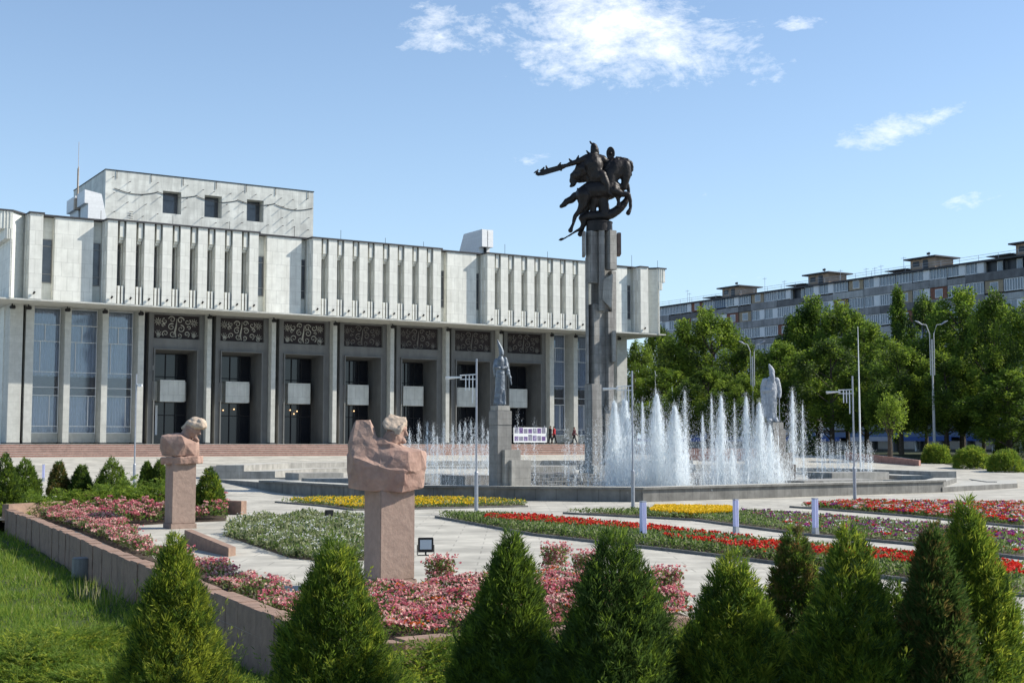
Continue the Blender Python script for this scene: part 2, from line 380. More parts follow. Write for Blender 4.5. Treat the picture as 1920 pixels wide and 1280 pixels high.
tag(g.build('terrace', pale_stone), kind='structure')

# ================================================================== CONCERT HALL  (local x along the front, y into the hall)
hall = thing('concert_hall', 'long white marble concert hall with deep pilasters and dark ornamented portals behind the fountain', 'concert hall',
             (P0[0], P0[1], 0), ROT)
ZR, ZS = 20.9, 14.07
def H(name, g, m, **k): return g.build(name, m, hall, **k)
# upper wall core + end walls
g = MB(); g.prism([(2.25, 1.45), (64.1, 1.45), (65.4, .12), (65.4, 30), (1.0, 30), (1.0, .12)], ZS, ZR - .02)
g.prism([(1.6, 9.0), (64.6, 9.0), (64.6, 30), (1.6, 30)], 2.6, ZS - .15)
g.prism([(1.6, 5.62), (12.6, 5.62), (12.6, 8.99), (1.6, 8.99)], 2.6, ZS - .15); g.prism([(54.1, 5.62), (64.6, 5.62), (64.6, 8.99), (54.1, 8.99)], 2.6, ZS - .15)
H('wall', g, clad)
for sgn, base in ((1, 0.0), (-1, 66.4)):
    g = MB()
    X = lambda a: base + sgn * a
    for a, z0, z1 in ((.05, 19.5, ZR), (.42, 18.7, 19.497), (.85, ZS, 18.697)):
        pts = [(X(a), 0), (X(1.0), 0), (X(1.0), 29.9), (X(a), 29.9)]
        g.prism(pts if sgn > 0 else pts[::-1], z0, z1)
        for q in (.3, .55, .8):      # fluted edge
            xq = X(a + q * (1.0 - a)); g.box(xq - .035, xq + .035, -.06, .0, z0, z1)
    H('end_wall', g, clad_plain)
g = MB()
contour = []
def cpt(*a): contour.extend(a)
cpt((-.1, -.1), (1.0, -.1), (2.2, 1.15), (2.2, -.1), (3.4, -.1), (3.4, .75))
for c in (8.4, 26.5, 44.6): cpt((c - .15, .75), (c - .15, -.1), (c + 13.15, -.1), (c + 13.15, .75))
cpt((63.0, .75), (63.0, -.1), (64.1, -.1), (64.1, 1.15), (65.4, -.1), (66.5, -.1), (66.5, 30.1), (-.1, 30.1))
g.prism(contour, ZR, ZR + .13); H('roof', g, roof_m)
g = MB(); g.prism([(-.02, .03), (66.42, .03), (66.42, 30), (-.02, 30)], ZS - .13, ZS - .005); H('soffit', g, pier_m)
# flat panels between the pilaster groups
for i, (a, b) in enumerate(((4.42, 7.48), (22.5, 25.75), (40.65, 43.85), (58.95, 62.0))):
    g = MB(); g.box(a, b, .85, 1.45, ZS + .02, ZR - .03); g.box(a - .06, a, .95, 1.45, ZS + .02, ZR - .03); H('panel', g, clad_plain)
# narrow flanking windows
def flank(a, b):
    y = 1.44
    g = MB()
    for z0, z1 in ((15.55, 15.63), (16.25, 16.31), (18.5, 18.56), (19.05, 19.12)): g.box(a + .04, b - .04, y - .06, y, z0, z1)
    g.box(a, a + .05, y - .08, y, 15.55, 19.12); g.box(b - .05, b, y - .08, y, 15.55, 19.12)
    f = H('window', g, grey_conc)
    g = MB(); g.box(a + .051, b - .051, y - .02, y - .002, 15.631, 19.049)
    p = g.build('pane', dark_win, f)
dark_win = mat('grey_glass', (.075, .082, .095), .12, var=.35, scale=.8, spec=.7)
for a, b in ((3.5, 4.35), (7.5, 8.2), (21.7, 22.42), (25.77, 26.35), (39.75, 40.6), (43.87, 44.45), (57.85, 58.87), (62.02, 62.8)): flank(a, b)
# pilasters with stepped left cheeks, one mesh shared
def pil_mesh(wd, name='pilaster'):
    g = MB()
    g.prism([(0, 0), (wd, 0), (wd, 1.44), (-.16, 1.44), (-.16, 1.0), (-.08, .96), (-.08, .5), (0, .46)], ZS + .002, ZR - .002)
    return g
p0 = None; k0 = None; f0 = None; wn = None; sp = None
def spot_mesh():
    g = MB(); g.tube([(0, .02, 0), (0, -.14, -.02)], .022, 6); g.tube([(-.03, -.12, -.05), (.06, -.2, .14)], [.065, .09], 8); return g
xs_p = []
for c in (8.4, 26.5, 44.6):
    for k in range(9):
        x = c + k * 1.522; xs_p.append(x)
        if p0 is None: p0 = H('pilaster', pil_mesh(.82), clad_plain, loc=(x, 0, 0))
        else: q = link_copy(p0, hall, (x, 0, 0))
        if k < 8:
            gx = x + .82
            if k0 is None:
                gg = MB()
                for y0, z0 in ((.12, 19.6), (.3, 19.38), (.5, 19.17)): gg.box(.22, .55, y0, 1.44, z0, ZR - .01 if y0 == .12 else z0 + .219)
                k0 = H('corbel_box', gg, clad_plain, loc=(gx, 0, 0))
                gg = MB(); [gg.box(a, a + .17, .08, 1.43, ZS + .004, 15.55) for a in (.12, .42)]
                f0 = H('fin', gg, clad_plain, loc=(gx, 0, 0))
                gg = MB(); [gg.box(.02, .54, 1.38, 1.44, z0, z1) for z0, z1 in ((15.56, 15.64), (16.35, 16.4), (18.6, 18.66), (19.1, 19.16))]; gg.box(.02, .06, 1.37, 1.44, 15.56, 19.16)
                wn = H('strip_window', gg, grey_conc, loc=(gx, 0, 0))
                gg = MB(); gg.box(.07, .54, 1.415, 1.435, 15.645, 19.09); gg.build('pane', dark_win, wn)
            else:
                link_copy(k0, hall, (gx, 0, 0)); link_copy(f0, hall, (gx, 0, 0))
                n_ = link_copy(wn, hall, (gx, 0, 0)); link_copy(wn.children[0], n_)
for i, x in enumerate((2.3, 63.1)):
    xs_p.append(x); H('pilaster', pil_mesh(1.0), clad_plain, loc=(x, 0, 0))
for x in xs_p:
    if sp is None: sp = H('spotlight', spot_mesh(), black_m, loc=(x + .4, 0, ZS + .42))
    else: link_copy(sp, hall, (x + .4, 0, ZS + .42))
# corner drop-block shading bars of the roof edge: thin rods and antennas
g = MB(); random.seed(3)
for x in (8, 14, 19, 25, 29.5, 34, 38, 47, 52, 58, 62.5, 65.9): g.tube([(x, .7, ZR), (x, .7, ZR + random.uniform(.7, 1.3))], .02, 5)
for x in (10, 16, 22, 31, 36, 49, 55): g.tube([(x, 3.2, ZR), (x, 3.2, ZR + .5)], .09, 6)
H('lightning_rods', g, dark_metal)
# lower storey piers
pl = [(1.67, 2.68), (2.92, 3.56)] + [(a, a + .5) for a in (6.02, 9.08, 12.1)] + [(18.14, 18.54), (24.1, 24.5), (30.1, 30.5), (36.0, 36.4), (42.0, 42.4), (48.05, 48.45)] + [(a, a + .52) for a in (54.1, 57.05, 60.1)] + [(62.6, 63.9)]
cm = None
for a, b in pl:
    g = MB(); g.box(a, b, 3.5, 5.62, 2.72, ZS - .131); H('pier', g, pier_m)
    g = MB(); g.box(a - .03, b + .03, 3.46, 5.6, 2.6, 2.719); H('plinth', g, roof_m)
    if cm is None:
        gg = MB(); gg.tube([(0, 3.3, 13.93), (0, 3.3, 13.75)], .05, 6); gg.tube([(-.16, 3.15, 13.62), (.16, 3.35, 13.68)], [.13, .17], 10); cm = H('floodlight', gg, black_m, loc=(a + .1, 0, 0))
    else: link_copy(cm, hall, (a + .1, 0, 0))
# tall curtained windows
random.seed(5)
def tall(a, b, vm):
    y = 5.2; g = MB()
    g.box(a, b, y - .1, y + .38, 2.72, 3.5)
    f = H('window', g, pier_m)
    g = MB()
    for z in (3.5, 4.05, 6.6, 7.28, 8.56, 11.1, 12.5, 13.86): g.box(a + .001, b - .001, y - .07, y + .03, z, z + .06)
    for u0, z0, z1 in ((vm, 8.56, 11.1), (1 - vm + .05, 4.05, 6.6), (.5, 11.1, 12.5)):
        x = a + (b - a) * u0; g.box(x - .03, x + .03, y - .075, y - .071 + .1, z0 + .06, z1)
    g.box(a, a + .05, y - .08, y + .04, 3.5, 13.92); g.box(b - .05, b, y - .08, y + .04, 3.5, 13.92)
    g.build('frame', white_m, f)
    g = MB(); g.box(a + .051, b - .051, y - .012, y + .012, 3.52, 13.88); g.build('pane', win_glass, f)
    g = MB(); n = 60
    for z0, z1, u0, u1 in ((8.2, 13.7, .0, 1.), (3.6, 6.55, .0, .97)):
        vs = []; ph = random.random() * 6
        for i in range(n + 1):
            u_ = u0 + (u1 - u0) * i / n; x = a + (b - a) * u_; yy = y + .2 + .10 * math.sin(u_ * 62 + ph) + .03 * math.sin(u_ * 23)
            zb = z0 + .14 * abs(math.sin(u_ * 14)) * (z0 > 8)
            vs += [(x, yy, zb), (x, yy, z1)]
        g.add(vs, [(2 * i, 2 * i + 2, 2 * i + 3, 2 * i + 1) for i in range(n)])
    g.build('curtain', curtain_m, f)
    g = MB(); g.box(a, b, y + .32, y + .36, 6.6, 8.2); g.build('spandrel', brown_panel, f)
for a, b, v in ((3.58, 6.0, .35), (6.54, 9.06, .3), (9.6, 12.08, .25), (54.64, 57.03, .3), (57.59, 60.08, .3), (60.64, 62.58, .3)): tall(a, b, v)
# portals
orn_dark = mat('ornament_backing', (.035, .028, .03), .8, var=.3, scale=4)
orn_l = mat('ornament_scrolls_pale', (.36, .35, .31), .7, var=.3, scale=3)
orn_d = mat('ornament_scrolls_dark', (.15, .14, .13), .6, var=.3, scale=3)
warm = emit('warm_lamp', (1, .6, .3), 2.2)
def spiral(cx, cz, r, turns, a0, sgn, y, n=26):
    return [(cx + r * (1 - .8 * i / n) * math.cos(a0 + sgn * turns * 2 * math.pi * i / n), y, cz + r * (1 - .8 * i / n) * math.sin(a0 + sgn * turns * 2 * math.pi * i / n)) for i in range(n + 1)]
bay = [(12.6, 18.14), (18.54, 24.1), (24.5, 30.1), (30.5, 36.0), (36.4, 42.0), (42.4, 48.05), (48.45, 54.1)]
for bi, (a, b) in enumerate(bay):
    fl, fr = a + .62, b - .03
    ol, orr = fl + .40, fr - .52
    Y = 4.25
    f = MB()
    f.box(fl, fr, Y, 5.0, 13.78, ZS - .132); f.box(fl, fr, Y, 5.0, 10.85, 11.72)
    f.box(fl, fl + .42, Y, 5.0, 11.721, 13.779); f.box(fr - .42, fr, Y, 5.0, 11.721, 13.779)
    f.box(fl, ol, Y, 5.0, 2.6, 10.849); f.box(orr, fr, Y, 5.0, 2.6, 10.849)
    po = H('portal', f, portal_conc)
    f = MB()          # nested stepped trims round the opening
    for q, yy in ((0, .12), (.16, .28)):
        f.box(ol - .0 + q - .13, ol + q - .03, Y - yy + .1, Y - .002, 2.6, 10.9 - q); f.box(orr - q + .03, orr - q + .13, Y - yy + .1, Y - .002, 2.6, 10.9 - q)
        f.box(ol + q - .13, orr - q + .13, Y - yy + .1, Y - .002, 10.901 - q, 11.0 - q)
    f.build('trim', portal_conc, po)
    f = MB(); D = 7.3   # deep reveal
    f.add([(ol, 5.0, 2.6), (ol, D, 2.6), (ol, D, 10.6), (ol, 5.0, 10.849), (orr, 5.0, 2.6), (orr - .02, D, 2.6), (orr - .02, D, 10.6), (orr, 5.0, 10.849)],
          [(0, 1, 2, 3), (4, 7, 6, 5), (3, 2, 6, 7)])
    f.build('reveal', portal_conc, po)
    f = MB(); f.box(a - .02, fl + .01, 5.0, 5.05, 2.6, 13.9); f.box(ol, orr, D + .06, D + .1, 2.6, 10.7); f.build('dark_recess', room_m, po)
    # glazing with mullions
    f = MB(); f.box(ol + .02, orr - .05, D - .06, D - .03, 2.62, 10.55); gl = f.build('entrance_glazing', dark_glass, po)
    f = MB()
    for q in range(5):
        x = ol + .05 + (orr - .1 - ol) * q / 4; f.box(x - .035, x + .035, D - .16, D - .061, 2.62, 10.5)
    for z in (5.1, 8.5): f.box(ol + .05, orr - .05, D - .14, D - .062, z, z + .08)
    f.build('mullions', dark_metal, gl)
    f = MB(); bx = ol + 1.1; f.box(bx, bx + 2.2, 5.7, D - .2, 6.3, 8.2); f.box(bx - .6, bx - .003, 6.6, D - .2, 6.4, 8.1); f.box(bx + 2.203, bx + 2.6, 6.6, D - .2, 6.4, 8.1)
    f.build('balcony', clad_plain, po)
    if bi in (2, 3, 1):
        f = MB()
        for q, zz in (((.55, 5.7), (.75, 5.6), (.66, 5.35)) if bi == 2 else ((.4, 5.6), (.7, 5.7))):
            f.tube([(ol + q * 3.4, D - .3, zz), (ol + q * 3.4, D - .3, zz + .1)], .055, 8)
        f.build('lamp', warm, po)
    if bi == 0:
        f = MB(); f.box(ol + .3, ol + .75, D - .3, D - .25, 3.4, 5.6); f.box(ol + 1.1, ol + 1.3, D - .3, D - .25, 3.4, 6.0); f.box(ol + .1, ol + .9, D - .35, D - .3, 9.1, 9.5); f.build('banner', white_m, po)
    # carved panel
    f = MB(); f.box(fl + .42, fr - .42, Y + .3, Y + .4, 11.72, 13.78); pn = f.build('ornament_panel', orn_dark, po)
    f = MB(); random.seed(20 + bi); cx = (fl + fr) / 2; W = (fr - fl) / 2 - .5; yy = Y + .27
    for sgx in (-1, 1):
        for (dx, dz, r, tr, a0, sg) in ((.38, 13.35, .3, 1.2, 0, 1), (.42, 12.7, .34, 1.3, 2, -1), (.3, 12.1, .26, 1.1, 4, 1), (1.0, 13.3, .27, 1.1, 1, -1), (.95, 12.25, .3, 1.2, 5, 1), (1.6, 12.0, .22, 1.1, 2, 1), (1.15, 12.8, .18, 1, 3, -1)):
            dx *= W / 1.95; dz += random.uniform(-.08, .08); r *= random.uniform(.85, 1.1)
            sp_ = spiral(0, dz, r, tr, a0 + random.uniform(-.4, .4), sg, yy)
            pts = [(cx + sgx * (dx + p[0]), p[1], p[2]) for p in sp_]
            f.tube(pts, [.055 * (1 - .5 * i / 26) for i in range(27)], 5)
        fx = cx + sgx * W * .82                        # rosette
        f.tube([(fx + .11 * math.cos(q), yy, 13.2 + .11 * math.sin(q)) for q in np.linspace(0, 6.28, 13)], .035, 5)
        for q in range(9):
            an = q * .698; f.tube([(fx + .17 * math.cos(an), yy, 13.2 + .17 * math.sin(an)), (fx + .36 * math.cos(an + .12), yy, 13.2 + .36 * math.sin(an + .12))], [.05, .015], 5)
        for q in range(5):
            an = -.6 + q * .5; f.tube([(fx, yy, 11.95), (fx + .4 * math.cos(an + .9), yy, 11.98 + .5 * math.sin(an + .9))], [.05, .02], 5)
    f.tube([(cx, yy, 11.85), (cx - .12, yy, 12.3), (cx, yy, 12.9), (cx + .06, yy, 13.5)], [.03, .09, .06, .02], 6)
    f.build('ornament', orn_l if bi in (0, 1, 2) else orn_d, pn)
    if bi in (0,):
        pass
# stage tower
g = MB(); tx0, tx1, ty0, ty1, tz = 11.2, 31.6, 12.0, 24.0, 27.55
WI = ((16.5, 18.25), (20.5, 22.2), (24.7, 26.4))
g.box(tx0, tx1, ty0 + 1.2, ty1, 20.7, tz)
prev = tx0
for a, b in WI + ((tx1, None),):
    g.box(prev, a, ty0, ty0 + 1.199, 20.7, tz)
    if b: g.box(a, b, ty0, ty0 + 1.199, 20.7, 24.05); g.box(a, b, ty0, ty0 + 1.199, 26.15, tz); prev = b
tower_m = mat('tower_cladding', (.66, .665, .61), .8, var=.22, scale=.8, tile=(2.1, .55, .1, True), stain=.75, dark=(.36, .36, .33))
tw = H('stage_tower', g, tower_m)
g = MB(); g.box(tx0 - .06, tx1 + .06, ty0 - .06, ty1, tz + .002, tz + .07); g.build('roof_edge', dark_metal, tw)
for a, b in WI:
    g = MB(); g.box(a, b, ty0 + 1.1, ty0 + 1.198, 24.05, 26.15); g.build('tower_window', dark_win, tw)
g = MB(); random.seed(11)
for i in range(15):
    for zz in (22.6, 23.7, 24.7, 25.6, 26.7):
        x = tx0 + .8 + i * 1.35 + random.uniform(-.2, .2); z = zz + random.uniform(-.2, .2)
        if any(a - .3 < x < b + .3 and 23.7 < z < 26.5 for a, b in WI) or random.random() < .12: continue
        g.tube([(x, ty0 + .02, z), (x + .02, ty0 - random.uniform(.3, .55), z - .02)], .03, 5)
g.build('pegs', dark_metal, tw)
for i in range(5):
    x0_ = tx0 + .8 + i * 3.9; n = 10; g = MB()
    g.tube([(x0_ + 3.9 * q / n, ty0 - .05, 25.9 - .35 * math.sin(math.pi * q / n) + .1 * (i % 2)) for q in range(n + 1)], .03, 5); g.build('cable', dark_metal, tw)
g = MB()
for x in (12.2, 15.4, 18.4, 21.6, 24.6, 27.6, 31.0): g.tube([(x, ty0 - .06, tz), (x, ty0 - .06, tz - .75)], .025, 5)
for x in (13.3, 15.8, 18.6, 21, 23.6, 26, 29, 31.2): g.tube([(x, ty0 - .06, 20.9), (x, ty0 - .06, 22.6)], .03, 5)
for q in range(14): g.box(13.4, 13.75, ty0 - .1, ty0 - .07, 21 + q * .22, 21.03 + q * .22)
g.build('ladder', dark_metal, tw)
# roof vents
v_w = mat('vent_white', (.78, .78, .77), .6, var=.06, tile=(3, .3, .1, True))
g = MB(); g.profile([(7.75, 20.9), (7.75, 22.85), (7.45, 22.85), (7.45, 24.0), (8.85, 23.75), (9.5, 20.9)][::-1], 4.0, 6.6, 'y')
g.profile([(7.75, 20.9), (7.75, 22.85), (7.45, 22.85), (7.45, 24.0), (8.85, 23.75), (9.5, 20.9)][::-1], 7.3, 10.4, 'y')
v1 = H('roof_vent', g, v_w)
g = MB(); g.box(7.9, 9.0, 6.601, 7.299, 20.9, 23.6); g.build('slot', dark_metal, v1)
g = MB(); g.box(7.3, 7.9, 6.7, 7.2, 22.7, 23.7); g.tube([(7.5, 6.8, 23.7), (7.5, 6.8, 26.3)], .06, 6); g.tube([(7.5, 6.6, 23.7), (7.5, 6.6, 26.4)], .05, 6); g.tube([(7.5, 6.7, 25), (7.5, 6.7, 28.6)], .02, 5); g.build('antenna', cream, v1)
g = MB(); pr = [(4.7, 20.9), (4.7, 22.25), (4.0, 22.25), (4.0, 24.0), (7.7, 24.0), (9.4, 20.9)]
g.profile(pr, 46.35, 46.95, 'x'); g.profile(pr, 47.05, 47.65, 'x'); v2 = H('roof_vent', g, v_w)
g = MB(); g.box(46.951, 47.049, 4.3, 8.5, 20.95, 23.8); g.build('slot', dark_metal, v2)

# ================================================================== FOUNTAIN
ft = thing('fountain', 'wide polygonal granite fountain basin with stepped terraces and pale ledge in the plaza', 'fountain', (5, 78, 0))
C0 = Vector((5, 78, 0))
ring = [(-17.2, 76.5), (-13.5, 70.8), (-7.7, 62.9), (5.9, 59.3), (23.4, 71.4), (27.0, 80), (24, 91), (14, 98.5), (2, 99.5), (-9, 95), (-16, 86)]
RL = [(x - C0.x, y - C0.y) for x, y in ring]
def inset(pts, d):
    o_ = []
    for x, y in pts:
        r = math.hypot(x, y); o_.append((x * (r - d) / r, y * (r - d) / r))
    return o_
def band(g, a, b, z0, z1, mi=0, top=1, idx=None, closed=True):
    n = len(a)
    for i in (idx if idx is not None else range(n)):
        j = (i + 1) % n
        q = [a[i], a[j], b[j], b[i]]
        g.prism(q, z0, z1, mi, top)
g = MB(); idx_front = [0, 1, 2, 3, 4]
wid = [4.2, 3.4, 1.6, 1.4, 1.4, 1.4, 1.4, 1.4, 1.4, 1.4, 3.0]
inn = [((x * (math.hypot(x, y) - d) / math.hypot(x, y)), (y * (math.hypot(x, y) - d) / math.hypot(x, y))) for (x, y), d in zip(RL, wid)]
outl = inset(RL, -.12)
band(g, RL, inn, -.1, .56, idx=range(0, 5)); band(g, outl, inset(RL, .9), .561, .66, idx=[1, 2, 3])
g.build('parapet', [ledge_side, pale_stone], ft)
g = MB(); a = inset(RL, 1.2)
g.prism(a, -.3, .12); g.build('basin_floor', grey_gran, ft)
water_m = mat('water', (.05, .075, .08), .06, spec=.6, bump=.25, var=.3, scale=3)
g = MB(); g.add([(x, y, .3) for x, y in inset(RL, 1.25)], [tuple(range(len(RL)))]); g.build('water', water_m, ft)
hts = [.95, .72, .5]
prevr = inset(RL, -.0); g = MB()
for k, d in enumerate((1.6, 3.4, 5.2)):
    cur = inset(RL, d); band(g, prevr, cur, -.2, 1.38 - .36 * k, idx=[7, 8, 9, 10]); band(g, prevr, cur, -.2, .95 - .25 * k, idx=[5, 6]); prevr = cur
g.build('tier', [pale_gran, pale_stone], ft)
def blk(name, px, py0, D, wpx, zt, m=grey_gran, dep=1.2, mats=None, rot=ROT, z0=.1):
    p = at(px, 832, D); wm = wpx * D / F
    g = MB(); g.box(-wm / 2, wm / 2, -dep / 2, dep / 2, z0, zt, 0, rot)
    o_ = g.build(name, m, ft, bevel=.02); o_.location = (p.x - C0.x, p.y - C0.y, 0); return o_
for px, D, wp, zt, dp, m_ in ((875, 66, 62, 1.05, 2.5, grey_gran), (640, 72, 130, .75, 2, pale_gran), (590, 76, 90, .95, 2, pale_gran), (812, 70, 70, 1.0, 1.6, pale_gran),
                              (1040, 74, 90, 1.0, 3, grey_gran), (1000, 80, 150, 1.25, 2, pale_gran), (1350, 82, 170, 1.35, 2, pale_gran), (1340, 76, 200, .95, 2, grey_gran),
                              (1505, 67, 50, .75, 1.5, grey_gran), (1560, 74, 160, .62, 3, pale_gran), (1590, 80, 150, .9, 2, pale_gran), (1270, 70, 60, .8, 2, grey_gran), (770, 68, 60, .6, 1.2, grey_gran)):
    blk('block', px, 0, D, wp, zt, m_, dp)
g = MB()         # rubble stair before the monument
random.seed(4)
p = at(1062, 832, 66.5)
for k in range(5):
    n = 9
    for i in range(n):
        x0 = -2.1 + 4.2 * i / n; g.box(x0 + .01, x0 + 4.2 / n - .01, -1.9 + .75 * k + random.uniform(-.05, .05), -1.9 + .75 * (k + 1), .1, .42 + .16 * k + random.uniform(-.03, .03))
so_ = g.build('stair', [pale_gran], ft, bevel=.015); so_.location = (p.x - C0.x, p.y - C0.y, 0); so_.rotation_euler.z = .25
# second curved kerb and ledges to the right
g = MB(); pts = [gnd(x, y, .3) for x, y in ((1480, 893), (1560, 889), (1670, 887), (1780, 893), (1850, 903))]
for a, b in zip(pts[:-1], pts[1:]):
    d = (b - a).normalized(); n_ = Vector((-d.y, d.x, 0)) * .6
    g.prism([(a.x, a.y), (b.x, b.y), (b.x + n_.x, b.y + n_.y), (a.x + n_.x, a.y + n_.y)], -.05, .33, 0, 1)
kb = g.build('kerb', [ledge_side, pale_stone]); tag(kb, 'low curved granite kerb sweeping out at the right end of the fountain', 'kerb')
# tapering ledge that runs out beyond the basin
g = MB(); pts = [gnd(1767, 912, .3), gnd(1908, 908, .2), gnd(1905, 900, .2), gnd(1760, 902, .3)]
g.prism([(p.x, p.y) for p in pts], -.05, .28, 0, 1); tag(g.build('stone_ledge', [ledge_side, pale_stone]), 'pointed low stone ledge at the far right tip of the fountain wall', 'ledge')
# square end block of the left tier
g = MB(); p = gnd(430, 893, .66); g.box(-1.1, 1.1, -.8, .8, .4, 1.3); tag(g.build('stone_block', pale_gran, bevel=.03, loc=(p.x, p.y, 0), rotz=.3), 'rectangular pale granite block at the left end of the fountain terraces', 'block')

# water jets: droplets thrown up from a nozzle, one mesh per jet
wm_ = bpy.data.materials.new('water_spray'); wm_.use_nodes = True; t = wm_.node_tree; t.nodes.clear()
o_ = N(t, 'ShaderNodeOutputMaterial'); d1 = N(t, 'ShaderNodeBsdfDiffuse'); d1.inputs[0].default_value = (.86, .9, .92, 1); d2 = N(t, 'ShaderNodeBsdfTranslucent'); d2.inputs[0].default_value = (.86, .9, .92, 1)
ms_ = N(t, 'ShaderNodeMixShader'); ms_.inputs[0].default_value = .5; t.links.new(d1.outputs[0], ms_.inputs[1]); t.links.new(d2.outputs[0], ms_.inputs[2]); t.links.new(ms_.outputs[0], o_.inputs[0])
def jet_mesh(h, spread, n, seed, wd=.012, dense=0., lean=0.):
    r = np.random.default_rng(seed); G = 9.81
    v0 = math.sqrt(2 * G * h) * np.clip(1 - np.abs(r.normal(0, .17, n)), .3, 1.02)
    tt = r.random(n) * 2 * v0 / G; nd = 26; ang = r.integers(0, nd, n) * 2.399 + r.normal(0, .12, n); vh = np.abs(r.normal(0, spread, n)) * (1 + .6 * np.sin(ang * 3)) * 1.15
    q_ = v0 / math.sqrt(2 * G * h); vh = vh * np.clip(.12 + (1.02 - q_) * 5.5, .12, 1.5)
    vx = np.cos(ang) * vh + lean; vy = np.sin(ang) * vh
    k = np.exp(-.25 * tt)
    P = np.stack([vx * tt, vy * tt, v0 * tt - .5 * G * tt * tt], 1); P += r.normal(0, .02 + spread * .03, (n, 3))
    V = np.stack([vx, vy, v0 - G * tt], 1); sp_ = np.linalg.norm(V, axis=1, keepdims=True)
    L = np.clip(sp_[:, 0] * .018, .02, .16)
    D = V / sp_; side = unit(np.cross(D, r.normal(size=(n, 3)))) * (wd * r.uniform(.6, 1.6, n))[:, None] / 2
    Q = np.stack([P - D * L[:, None] / 2, P + side, P + D * L[:, None] / 2, P - side], 1)
    Q = Q[P[:, 2] > 0]
    if dense:      # fine mist hanging in the falling sheet
        m_ = int(n * dense * 1.05); z = h * r.random(m_) ** 1.0 * .93; rad = spread * (.05 + 3.1 * (1 - z / h) ** 1.15) * np.abs(r.normal(0, .44, m_)); a2 = r.random(m_) * 6.283
        P = np.stack([np.cos(a2) * rad + lean * .8 * (1 - z / h), np.sin(a2) * rad, z], 1); L = r.uniform(.05, .30, m_); D = np.tile([0, 0, 1.0], (m_, 1)) + np.stack([np.cos(a2), np.sin(a2), 0 * a2], 1) * -.06
        side = unit(np.cross(D, r.normal(size=(m_, 3)))) * (.011 * r.uniform(.5, 1.4, m_))[:, None] / 2
        Q = np.concatenate([Q, np.stack([P - D * L[:, None] / 2, P + side, P + D * L[:, None] / 2, P - side], 1)])
    return Q
def rim_y(px):
    a = (np.asarray(px) - 960) / 2464.0; return np.where(a > .1, 59.3 + 12.1 * (59.3 * a - 5.9) / (17.5 - 12.1 * a), 59.3)
def jet(px, ytop, D, spread, n, label, group, z0=.3, dense=0., wd=.012, lean=0., seed=None):
    D = max(D, float(rim_y(px)) + (2.6 if spread > .15 else 1.9)); p = at(px, 832, D); zt = at(px, ytop, D).z
    o = raw('water_jet', jet_mesh(zt - z0, spread, n, seed or int(px), wd, dense, lean), wm_); o.location = (p.x, p.y, z0)
    return tag(o, label, 'water jet', group)
ORD = 'first second third fourth fifth sixth seventh eighth ninth tenth eleventh twelfth thirteenth fourteenth fifteenth'.split()
GT = 'tall water jets of the fountain'
for px, yt, D, spd, n, dn, wd, lab in (
    (1152, 742, 63, .30, 5000, 2.2, .012, 'dense white water plume rising just right of the monument column'),
    (1172, 738, 64, .38, 6500, 2.6, .012, 'broad white water plume second from the monument, in front of a lamp pole'),
    (1205, 742, 68, .22, 2600, .5, .010, 'thin faint water jet between two broad plumes right of the lamp pole'),
    (1232, 728, 64, .34, 6500, 2.4, .012, 'tall pointed white water plume, highest of the dense ones'),
    (1266, 752, 63, .36, 6500, 2.4, .012, 'wide white misty water plume left of the middle gap in the jets'),
    (1285, 722, 70, .30, 2600, .2, .013, 'high loose spray of scattered drops behind the wide misty plume'),
    (1318, 770, 68, .20, 1800, .5, .010, 'small faint water jet in the gap between the two dense groups'),
    (1335, 735, 69, .20, 2200, .3, .011, 'slim water jet with beaded top left of the narrow bright jet'),
    (1353, 732, 65, .24, 4200, 1.2, .012, 'narrow bright water jet in the middle of the right group'),
    (1378, 745, 70, .18, 1600, .2, .010, 'thin transparent water jet between two brighter ones'),
    (1400, 733, 66, .24, 3800, 1.1, .012, 'straight bright water jet left of the bearded statue'),
    (1372, 838, 63, .20, 1500, 1.2, .011, 'short foamy water jet low in front of the right group'),
    (1425, 745, 64, .30, 4500, 1.7, .012, 'leaning white water plume crossing the pedestal of the bearded statue'),
    (1444, 790, 63, .26, 2600, 1.2, .011, 'lower water plume directly before the bearded statue pedestal'),
    (1487, 722, 70, .26, 4200, .5, .013, 'tall isolated water jet just right of the bearded statue'),
    (1506, 748, 72, .20, 1700, .2, .011, 'faint water jet beside the tall isolated one right of the bearded statue'),
    (1540, 782, 78, .34, 500, .0, .016, 'scattered sprinkle of drops at the far right end of the tall jets')):
    jet(px, yt, D, spd * (1.35 if dn > .9 else 1.1), int(n * 1.25), lab, GT, dense=dn * 1.1, wd=wd * .9, lean=.0)
GL = 'low water jets left of the woman statue'
for i, (px, yt) in enumerate(((768, 800), (785, 785), (801, 784), (812, 786), (820, 812), (832, 785), (849, 788), (862, 786), (872, 783), (883, 781), (892, 785), (905, 780), (915, 800), (758, 812))):
    jet(px, yt, 66 + (i % 3) * 2, .30, 800, ORD[sorted([768,785,801,812,820,832,849,862,872,883,892,905,915,758]).index(px)] + ' low sparkling water jet from the left in the row left of the woman statue', GL, wd=.017, seed=100 + i, dense=.35)
GM = 'low water jets between the woman statue and the monument'
for i, (px, yt) in enumerate(((925, 788), (932, 806), (971, 763), (985, 812), (1002, 780), (1060, 778), (1066, 800), (1078, 812), (1090, 800), (1102, 800), (1117, 784), (1127, 800))):
    jet(px, yt, 63 + (i % 3) * 2, .24, 560, ORD[i] + ' low sparkling water jet from the left between the woman statue and the monument', GM, wd=.016, seed=140 + i)
GR = 'low arching water jets at the right end of the fountain'
